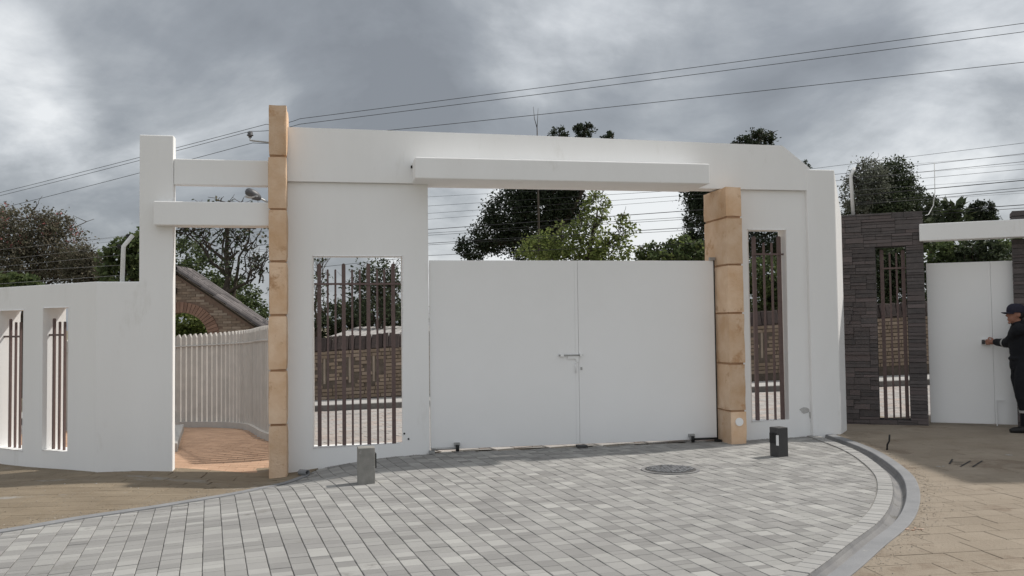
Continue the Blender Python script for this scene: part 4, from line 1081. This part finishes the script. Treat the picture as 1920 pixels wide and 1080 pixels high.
def tree(name, label, cat, D, base_px, blobs, n, size, lm_, seed, bark='bark', trunk=.16, twigs=0, group=None, flowers=0, clump=.33, lenr=1.7, droop=0.0, z0=None, density=26, limbs=True, flm='flower'):
    """blobs in photo pixels (x, y, rx, ry) at depth D; base_px: pixel column of the trunk"""
    rt = random.Random(seed); bx = P(base_px, 600, D).x; z = hgt(bx, min(D, BY)) if z0 is None else z0
    t = thing(name, label, cat, (bx, D, z), group)
    B = []
    for (x, y, rx_, ry_) in blobs:
        c = P(x, y, D); B.append((c.x, D+rt.uniform(-.3, .3)*rx_/F*D, c.z, rx_/F*D, max(rx_, ry_)*.85/F*D, ry_/F*D))
    mb = MB(); topb = max(B, key=lambda b: b[2]); hub = Vector((bx, D, z+(topb[2]-z)*.45))
    ps = limb(mb, (bx, D, z-.1), hub, trunk, trunk*.7, rt, .04)
    ps2 = limb(mb, hub, (topb[0], topb[1], topb[2]), trunk*.7, trunk*.2, rt, .06)
    if limbs:
        for b in B:
            s = rt.choice(ps2[:4]+[hub]); q = limb(mb, s, (b[0], b[1], b[2]), trunk*.42, trunk*.1, rt, .1)
            for k in range(3):
                s2 = rt.choice(q[2:]); limb(mb, s2, (b[0]+rt.uniform(-.8, .8)*b[3], b[1]+rt.uniform(-.8, .8)*b[4], b[2]+rt.uniform(-.5, .9)*b[5]), trunk*.16, trunk*.04, rt, .12, 5)
    for k in range(twigs):
        b = rt.choice(B); s = Vector((b[0], b[1], b[2])) + Vector((rt.uniform(-.5, .5)*b[3], 0, rt.uniform(-.3, .5)*b[5]))
        q = limb(mb, s, (b[0]+rt.uniform(-1.1, 1.1)*b[3], b[1]+rt.uniform(-.6, .6)*b[4], b[2]+rt.uniform(.1, 1.25)*b[5]), trunk*.14, .006, rt, .14, 6)
        for j in range(2):
            s2 = rt.choice(q[2:-1]); limb(mb, s2, s2+Vector((rt.uniform(-.5, .5)*b[3], rt.uniform(-.3, .3), rt.uniform(.1, .6)*b[5])), trunk*.07, .004, rt, .14, 4)
    mb.build('trunk', M[bark], t, smooth=True)
    mb = MB(); leaf_cloud(mb, B, n, size, rt, clump, lenr, droop, density)
    if mb.v: mb.build('crown', M[lm_], t)
    if flowers:
        mb = MB(); leaf_cloud(mb, [(b[0], b[1], b[2]+.2*b[5], b[3], b[4], b[5]*.85) for b in B], flowers, size*1.1, rt, .2, 1.2, 0, 7); mb.build('flowers', M[flm], t, kind='stuff')
    return t
tree('flowering_tree', 'big brownish weeping tree with pink blossom beyond the boundary wall', 'tree', 27, 45,
     [(40, 430, 60, 45), (100, 460, 60, 45), (-20, 450, 60, 60), (60, 490, 80, 45), (130, 500, 50, 35), (95, 420, 40, 28), (20, 505, 70, 40)], 24000, .046, 'lf_brn', 11, flowers=700, droop=.5, clump=.42, twigs=30)
tree('shrub_tree', 'small grey-brown rounded tree next to the pink-flowering tree', 'tree', 26, 160, [(150, 490, 32, 28), (175, 500, 26, 26), (160, 515, 45, 22)], 8000, .042, 'lf_brn', 12, clump=.4, twigs=10)
tree('shrub', 'bright green bush just behind the top of the slit-window wall', 'shrub', 17, 15, [(10, 530, 60, 17), (50, 535, 40, 12)], 2600, .06, 'lf_mid', 13)
tree('leafy_tree', 'green leafy tree behind the bent white fence post', 'tree', 18, 240, [(235, 480, 30, 28), (262, 470, 30, 40), (225, 512, 40, 22), (270, 515, 30, 30)], 5200, .055, 'lf_mid', 14, clump=.4)
tree('leafy_tree', 'dense green tree behind the tiled roof of the arch gateway', 'tree', 29, 370, [(345, 480, 38, 35), (385, 515, 45, 35), (430, 555, 50, 35), (470, 585, 40, 25), (400, 560, 60, 40)], 9000, .062, 'lf_mid', 15, clump=.35)
tree('bare_tree', 'sparse tree with dark bare branches over the arch gateway roof', 'tree', 27, 428,
     [(450, 470, 45, 45), (380, 450, 50, 40), (480, 520, 30, 45), (350, 430, 40, 40), (470, 430, 40, 35), (420, 400, 60, 25)], 900, .075, 'lf_con', 16, trunk=.17, twigs=80, clump=.6, density=6, flowers=70, flm='lf_brn')
tree('garden_tree', 'leafy sunlit garden tree seen through the brick arch', 'tree', 27, 318, [(345, 608, 34, 22), (372, 618, 28, 20), (340, 635, 50, 16)], 2400, .08, 'lf_lime', 17, clump=.4)
tree('bare_tree', 'thin bare tree at the jamb side of the wide barred window', 'tree', 25, 590, [(598, 520, 22, 40), (600, 575, 20, 40)], 260, .06, 'lf_con', 18, twigs=26, trunk=.07, density=6, clump=.6)
tree('loose_tree', 'loose airy small-leaved tree seen through the wide barred window', 'tree', 28, 712, [(710, 520, 42, 35), (690, 560, 45, 40), (740, 555, 30, 45)], 2600, .065, 'lf_con', 19, twigs=36, trunk=.1, density=9, clump=.55)
tree('hedge_shrub', 'dark rounded hedge above the sheet roof behind the wide window', 'shrub', 30, 690, [(640, 600, 50, 32), (700, 595, 50, 38), (760, 600, 40, 36), (610, 615, 30, 20)], 8500, .065, 'lf_con', 20, clump=.35)
tree('dark_tree', 'tall dark spreading tree above the closed double gate', 'tree', 36, 1020,
     [(960, 400, 48, 42), (1020, 390, 62, 40), (1062, 388, 38, 38), (920, 440, 34, 36), (888, 465, 30, 22), (1000, 450, 60, 40), (1060, 300, 45, 30), (1095, 305, 55, 32), (1048, 252, 17, 12), (1096, 247, 20, 13), (1138, 257, 15, 9), (1020, 340, 60, 40)],
     48000, .062, 'lf_dark', 21, clump=.42, trunk=.34)
tree('sapling_tree', 'yellow-green young tree rising behind the middle of the double gate', 'tree', 23, 1085,
     [(1010, 470, 40, 32), (1060, 455, 42, 36), (1105, 450, 38, 50), (1140, 470, 45, 30), (1120, 390, 24, 34), (1170, 440, 22, 36), (1075, 485, 70, 22)], 5200, .058, 'lf_lime', 22, clump=.38, twigs=40, density=12, trunk=.1)
tree('shrub', 'pale sunlit shrub behind the gate next to the short sandstone pillar', 'shrub', 22, 1260, [(1215, 475, 26, 18), (1280, 470, 40, 26), (1305, 478, 30, 24), (1245, 482, 40, 14)], 3600, .055, 'lf_mid', 23, clump=.4, twigs=14, flowers=500, flm='lf_lime')
tree('cypress', 'tall narrow dark cypress rising behind the short sandstone pillar', 'tree', 32, 1330,
     [(1312, 420, 26, 60), (1330, 350, 45, 60), (1410, 300, 36, 30), (1428, 258, 25, 16), (1395, 272, 22, 14), (1350, 340, 50, 45), (1415, 345, 40, 50), (1440, 440, 50, 60), (1300, 465, 22, 30)], 42000, .056, 'lf_dark', 24, clump=.4, twigs=16, trunk=.26)
tree('leafy_tree', 'mid-green leafy tree seen through the tall window with four bars', 'tree', 24, 1440, [(1440, 520, 50, 38), (1420, 560, 45, 30), (1465, 560, 35, 40)], 6000, .06, 'lf_mid', 25, clump=.38)
tree('dark_tree', 'dark treetop just showing past the raked corner of the fascia', 'tree', 33, 1500, [(1510, 309, 9, 10), (1485, 360, 36, 34)], 3200, .05, 'lf_con', 26)
tree('conifer', 'dense dark conifer behind the straight white fence post', 'tree', 30, 1660,
     [(1680, 330, 34, 32), (1660, 370, 50, 36), (1700, 365, 34, 30), (1715, 385, 40, 20), (1640, 400, 60, 40), (1700, 420, 50, 40)], 30000, .048, 'lf_con', 27, clump=.38, trunk=.22)
tree('grey_tree', 'wispy grey-leaved tree beside the dense conifer above the stone wall', 'tree', 29, 1615, [(1625, 335, 30, 32), (1605, 365, 26, 40), (1640, 350, 26, 34)], 4200, .05, 'lf_grey', 28, clump=.5, twigs=30, trunk=.1)
tree('conifer', 'slender pointed conifer between the dense conifer and feathery tree', 'tree', 31, 1748, [(1747, 385, 8, 18), (1747, 412, 17, 22), (1740, 440, 26, 26)], 3600, .06, 'lf_con', 29)
tree('feathery_tree', 'feathery open-leaved tree behind the white beam over the second gate', 'tree', 26, 1778, [(1786, 400, 24, 16), (1775, 425, 26, 18)], 420, .10, 'lf_con', 30, lenr=3.2, density=10, clump=.6, twigs=12, trunk=.08)
tree('round_tree', 'small round dark tree above the white beam over the second gate', 'tree', 32, 1836, [(1836, 397, 24, 19), (1838, 418, 30, 18)], 6000, .05, 'lf_dark', 31, clump=.28)
for i, (x, lab) in enumerate(((1672, 'dark hedge shrub seen through the stone wall window'), (1772, 'dense hedge shrub over the hinge side of the second gate'), (1830, 'dense hedge shrub over the middle joint of the second gate'), (1892, 'dense hedge shrub over the second gate by the stone pier'))):
    tree('hedge_shrub', lab, 'shrub', 22.5 + .4*(i % 2), x, [(x-12, 500, 34, 48), (x+16, 490, 32, 44), (x, 545, 42, 50)], 6500, .06, 'lf_mid' if i % 2 else 'lf_con', 40+i, clump=.34, flowers=260, flm='lf_grey')
tw = thing('bare_sapling', 'thin forked bare twig standing above the fascia', 'tree', (P(1008, 600, 30).x, 30, hgt(1, BY)))
mb = MB(); rt = random.Random(3); b0 = P(1009, 600, 30); t1 = P(1007, 240, 30)
mb.tube([(b0.x, 30, hgt(1, BY)-.1), P(1010, 420, 30), t1], [.05, .035, .016], 6); mb.tube([t1, P(1002, 222, 30), P(1000, 200, 30)], [.014, .010, .005], 5); mb.tube([t1, P(1008, 222, 30), P(1009, 203, 30)], [.013, .009, .004], 5)
mb.build('trunk', M['bark'], tw, smooth=True)

# ------------------------------------------------------------------ unseen house guessed from its shade, placed to cast it over the court
hx0, hx1, hy0, hy1, hh = 9.4, 14.5, 10.9, 15.5, 6.4
nh = thing('unseen_house', 'unseen dark flat-roofed house, placed beside the second gate to shade the court', 'house', ((hx0+hx1)/2, (hy0+hy1)/2, 0))
FH = Frame((hx0, hy0), 0); hwn = [(a_, a_+1.2, b_, b_+1.2) for a_ in (.7, 3.0) for b_ in (1.0, 3.9)]
MB().prism(FH, [(0, -.4), (hx1-hx0, -.4), (hx1-hx0, hh-.2), (0, hh-.2)], [loop(r) for r in hwn], -.2, 0).build('wall', M['hdark'], nh)
for r in hwn:
    wn = MB().box(FH, r[0], r[1], -.12, -.08, r[2], r[3]).build('window', M['dglass'], nh)
    MB().box(FH, r[0]-.0, r[1], -.05, .04, r[2]-.07, r[2]-.003).build('sill', M['side'], wn)
MB().hexa([(hx0, hy0+.202, -.4), (hx0+.2, hy0+.202, -.4), (hx0+.2, hy1, -.4), (hx0, hy1, -.4), (hx0, hy0+.202, hh-.2), (hx0+.2, hy0+.202, hh-.2), (hx0+.2, hy1, hh-.2), (hx0, hy1, hh-.2)]).build('wall', M['hdark'], nh)
MB().hexa([(hx1-.2, hy0+.202, -.4), (hx1, hy0+.202, -.4), (hx1, hy1, -.4), (hx1-.2, hy1, -.4), (hx1-.2, hy0+.202, hh-.2), (hx1, hy0+.202, hh-.2), (hx1, hy1, hh-.2), (hx1-.2, hy1, hh-.2)]).build('wall', M['hdark'], nh)
MB().hexa([(hx0-.05, hy0-.05, hh-.196), (hx1+.05, hy0-.05, hh-.196), (hx1+.05, hy1+.05, hh-.196), (hx0-.05, hy1+.05, hh-.196), (hx0-.05, hy0-.05, hh), (hx1+.05, hy0-.05, hh), (hx1+.05, hy1+.05, hh), (hx0-.05, hy1+.05, hh)]).build('roof', M['hdark'], nh)

# ------------------------------------------------------------------ the person at the second gate
def person():
    ft = P(1917, 806, 12.0); pc = Vector((ft.x+.03, 12.02, 0)); z0 = hgt(pc.x, pc.y)
    p = thing('person', 'person in dark coverall and navy cap reaching for the gate lock', 'person', (pc.x, pc.y, z0))
    hand = FR.pt(lx+.03, G2+.10, lz)                      # where the hand meets the lock
    fwd = Vector((-1, .12, 0)).normalized(); lft = Vector((fwd.y, -fwd.x, 0)) * -1
    if lft.y > 0: lft = -lft                              # the side turned to the court
    S = .965
    def b(f_, l_, z_): return pc + fwd*f_*S + lft*l_*S + Vector((0, 0, z0 + z_*S))
    rotm = Matrix((fwd, lft, Vector((0, 0, 1)))).transposed()
    ns = b(.10, .19, 1.41); wr = hand + Vector((.075, -.06, .0))
    el = ns.lerp(wr, .52) + Vector((.0, -.03, -.09))
    fs = b(-.02, -.19, 1.40)
    def body(k, hands):
        """one figure; k swells it for the coverall"""
        mb = MB()
        T = lambda pts, rs, n=12: mb.tube(pts, [r+k for r in rs], n)
        # torso from hips to neck, in slices
        prof = [(.86, .155, .115, 0.0), (.95, .165, .125, 0.0), (1.05, .155, .115, .0), (1.18, .165, .12, .01), (1.30, .185, .125, .015), (1.38, .185, .11, .015), (1.44, .12, .085, .015), (1.47, .065, .065, .02)]
        n = 18; k0 = len(mb.v)
        for z, a, d, o in prof:
            for j in range(n):
                t = 2*math.pi*j/n; mb.v.append(b(o, 0, z) + rotm @ Vector(((d+k)*math.cos(t), (a+k)*math.sin(t), 0))*S)
        for i in range(len(prof)-1):
            for j in range(n): mb.f.append((k0+i*n+j, k0+i*n+(j+1) % n, k0+(i+1)*n+(j+1) % n, k0+(i+1)*n+j))
        mb.f.append(tuple(k0+j for j in reversed(range(n)))); mb.f.append(tuple(k0+(len(prof)-1)*n+j for j in range(n)))
        for sd, kf, ff in ((1, .03, .06), (-1, -.05, -.12)):
            T([b(0, sd*.085, .92), b(.02+kf*.5, sd*.095, .70), b(kf+.02, sd*.10, .50), b(kf-.02, sd*.105, .30), b(ff-.05, sd*.105, .09)], [.092, .085, .064, .056, .048])
        T([b(.02, .06, 1.37), b(.06, .13, 1.385)], [.075, .07]); mb.ell(ns - lft*.02 - fwd*.02, [.072+k]*3, 14, 10)
        T([ns, ns.lerp(el, .5), el], [.064, .055, .047]); mb.ell(el, [.047+k]*3, 12, 8); T([el, el.lerp(wr, .5), wr], [.047, .042, .032])
        e2 = b(-.08, -.24, 1.14); w2 = b(-.03, -.24, .90)
        mb.ell(fs + lft*.02, [.072+k]*3, 14, 10); T([fs, fs.lerp(e2, .5), e2], [.064, .056, .047]); mb.ell(e2, [.047+k]*3, 12, 8); T([e2, e2.lerp(w2, .5), w2], [.047, .042, .034])
        if hands:
            mb.tube([b(.02, 0, 1.42), b(.04, 0, 1.50), b(.055, 0, 1.56)], [.062, .056, .056], 12)
            hc = b(.055, 0, 1.605)
            mb.ell(hc + Vector((0, 0, .025)), (.098, .078, .108), 16, 12, rotm)
            mb.ell(hc + fwd*.03 + Vector((0, 0, -.03)), (.07, .058, .085), 14, 10, rotm)       # jaw
            mb.tube([hc+fwd*.088+Vector((0, 0, .035)), hc+fwd*.118+Vector((0, 0, -.008)), hc+fwd*.09+Vector((0, 0, -.018))], [.010, .016, .012], 8)   # nose
            for sd in (1, -1): mb.ell(hc + lft*.079*sd + fwd*-.012 + Vector((0, 0, .008)), (.022, .009, .034), 8, 6, rotm)
            mb.ell(hc+fwd*.094+Vector((0, 0, -.05)), (.012, .026, .007), 8, 6, rotm); mb.ell(hc+fwd*.090+Vector((0, 0, -.066)), (.013, .024, .008), 8, 6, rotm)
            mb.ell(hc+fwd*.082+Vector((0, 0, -.098)), (.02, .026, .018), 8, 6, rotm)
            # left hand closed on the lock: palm, four bent fingers, thumb
            dirh = (hand-wr).normalized(); upv = Vector((0, 0, 1)); sv = dirh.cross(upv).normalized()
            if sv.y > 0: sv = -sv
            pm = wr + dirh*.05
            mb.tube([wr-dirh*.02, wr+dirh*.02, wr+dirh*.085], [.03, .036, .034], 10)
            for i, (zz, l) in enumerate(((.030, .042), (.010, .046), (-.010, .043), (-.029, .035))):
                a0 = wr+dirh*.075+upv*zz; a1 = a0+dirh*l+sv*.008; a2 = a1+dirh*.012-sv*.028+upv*-.006; a3 = a2-dirh*.018-sv*.010
                mb.tube([a0, a1, a2, a3], [.0105, .0100, .0092, .008], 8)
            a0 = wr+dirh*.03+upv*.028; mb.tube([a0, a0+upv*.028+dirh*.022, a0+upv*.034+dirh*.052, a0+upv*.022+dirh*.07], [.013, .012, .010, .008], 8)
            # far hand hanging
            mb.tube([w2, w2+Vector((0, 0, -.06))+fwd*.02], [.028, .036], 8)
            for i in range(4):
                a0 = w2+Vector((0, 0, -.06))+fwd*(.02+.018*(i-1.5)); mb.tube([a0, a0+Vector((0, 0, -.045)), a0+Vector((0, 0, -.075))+lft*.02], [.010, .0095, .008], 6)
            a0 = w2+fwd*.03; mb.tube([a0, a0+fwd*.025+Vector((0, 0, -.04)), a0+fwd*.03+Vector((0, 0, -.07))], [.012, .011, .009], 6)
        return mb
    bo = body(-.024, True).build('body', M['skin'], p, smooth=True)
    rm = bo.modifiers.new('remesh', 'REMESH'); rm.mode = 'VOXEL'; rm.voxel_size = .007; rm.use_smooth_shade = True
    sm_ = bo.modifiers.new('smooth', 'SMOOTH'); sm_.iterations = 3; sm_.factor = .5
    cv = body(.016, False); 
    cv.tube([b(.01, 0, 1.44), b(.03, 0, 1.50), b(.04, 0, 1.525)], [.085, .078, .082], 14)      # collar
    tr = cv.tube([b(.005, 0, 1.03), b(.005, 0, 1.0)], [.155, .155], 16)
    cvo = cv.build('coverall', M['navy'], p, smooth=True)
    rm = cvo.modifiers.new('remesh', 'REMESH'); rm.mode = 'VOXEL'; rm.voxel_size = .011; rm.use_smooth_shade = True
    sm_ = cvo.modifiers.new('smooth', 'SMOOTH'); sm_.iterations = 4; sm_.factor = .5
    tx = bpy.data.textures.new('folds', 'CLOUDS'); tx.noise_scale = .09
    dm = cvo.modifiers.new('folds', 'DISPLACE'); dm.texture = tx; dm.strength = .018; dm.mid_level = .5; dm.texture_coords = 'GLOBAL'
    # reflective bands on the sleeve and the shin
    m1, m2 = el.lerp(wr, .12), el.lerp(wr, .24)
    MB().tube([m1, m2], .0675, 16, False).build('sleeve_band', M['refl'], p, smooth=True)
    for sd, kf, ff in ((1, .03, .06), (-1, -.05, -.12)):
        MB().tube([b(kf-.024, sd*.105, .285), b(kf-.021, sd*.105, .32)], .079, 16, False).build('shin_band', M['refl'], p, smooth=True)
        bt = MB(); c = b(ff-.05, sd*.105, .0)
        bt.tube([c+Vector((0, 0, .16)), c+Vector((0, 0, .06))], [.058, .062], 12)
        bt.tube([c-fwd*.06+Vector((0, 0, .042)), c+fwd*.05+Vector((0, 0, .045)), c+fwd*.15+Vector((0, 0, .040)), c+fwd*.205+Vector((0, 0, .034))], [.042, .05, .046, .030], 12)
        bo_ = bt.build('boot', M['boot'], p, smooth=True)
        rm = bo_.modifiers.new('remesh', 'REMESH'); rm.mode = 'VOXEL'; rm.voxel_size = .01; rm.use_smooth_shade = True
    hc = b(.055, 0, 1.605)
    # cap: crown dome and curved peak
    cp = MB(); n = 20; k0 = 0
    for i, (r, z) in enumerate(((1.0, .035), (1.02, .065), (.97, .10), (.80, .132), (.5, .152), (.08, .158))):
        for j in range(n): t = 2*math.pi*j/n; cp.v.append(hc + rotm @ Vector((.112*r*math.cos(t)-.004, .094*r*math.sin(t), z)))
    for i in range(5):
        for j in range(n): cp.f.append((i*n+j, i*n+(j+1) % n, (i+1)*n+(j+1) % n, (i+1)*n+j))
    cp.f.append(tuple(5*n+j for j in range(n)))
    co = cp.build('cap', M['capm'], p, smooth=True)
    pk_ = MB(); m = 12
    for lay in (0, -.008):
        for rr_, ln_ in ((.098, 0), (.105, .10)):
            for i in range(m+1):
                t = -1.15+2.3*i/m; pk_.v.append(hc + rotm @ Vector((rr_*math.cos(t)+.72*ln_*math.cos(t*.7)**.5 if ln_ else rr_*math.cos(t), (.088)*math.sin(t)*(1 if not ln_ else .92), .045-.10*abs(ln_)*.25-.018*(t/1.15)**2+lay)))
    q = m+1
    for i in range(m):
        pk_.f += [(i, i+1, q+i+1, q+i), (2*q+i, 3*q+i, 3*q+i+1, 2*q+i+1), (q+i, q+i+1, 3*q+i+1, 3*q+i)]
    pk_.build('cap_peak', M['capm'], co, smooth=True)
    hr = MB(); hr.ell(hc - fwd*.03 + Vector((0, 0, .01)), (.082, .085, .07), 14, 10, rotm); hr.build('hair', M['hair'], p, smooth=True)
person()
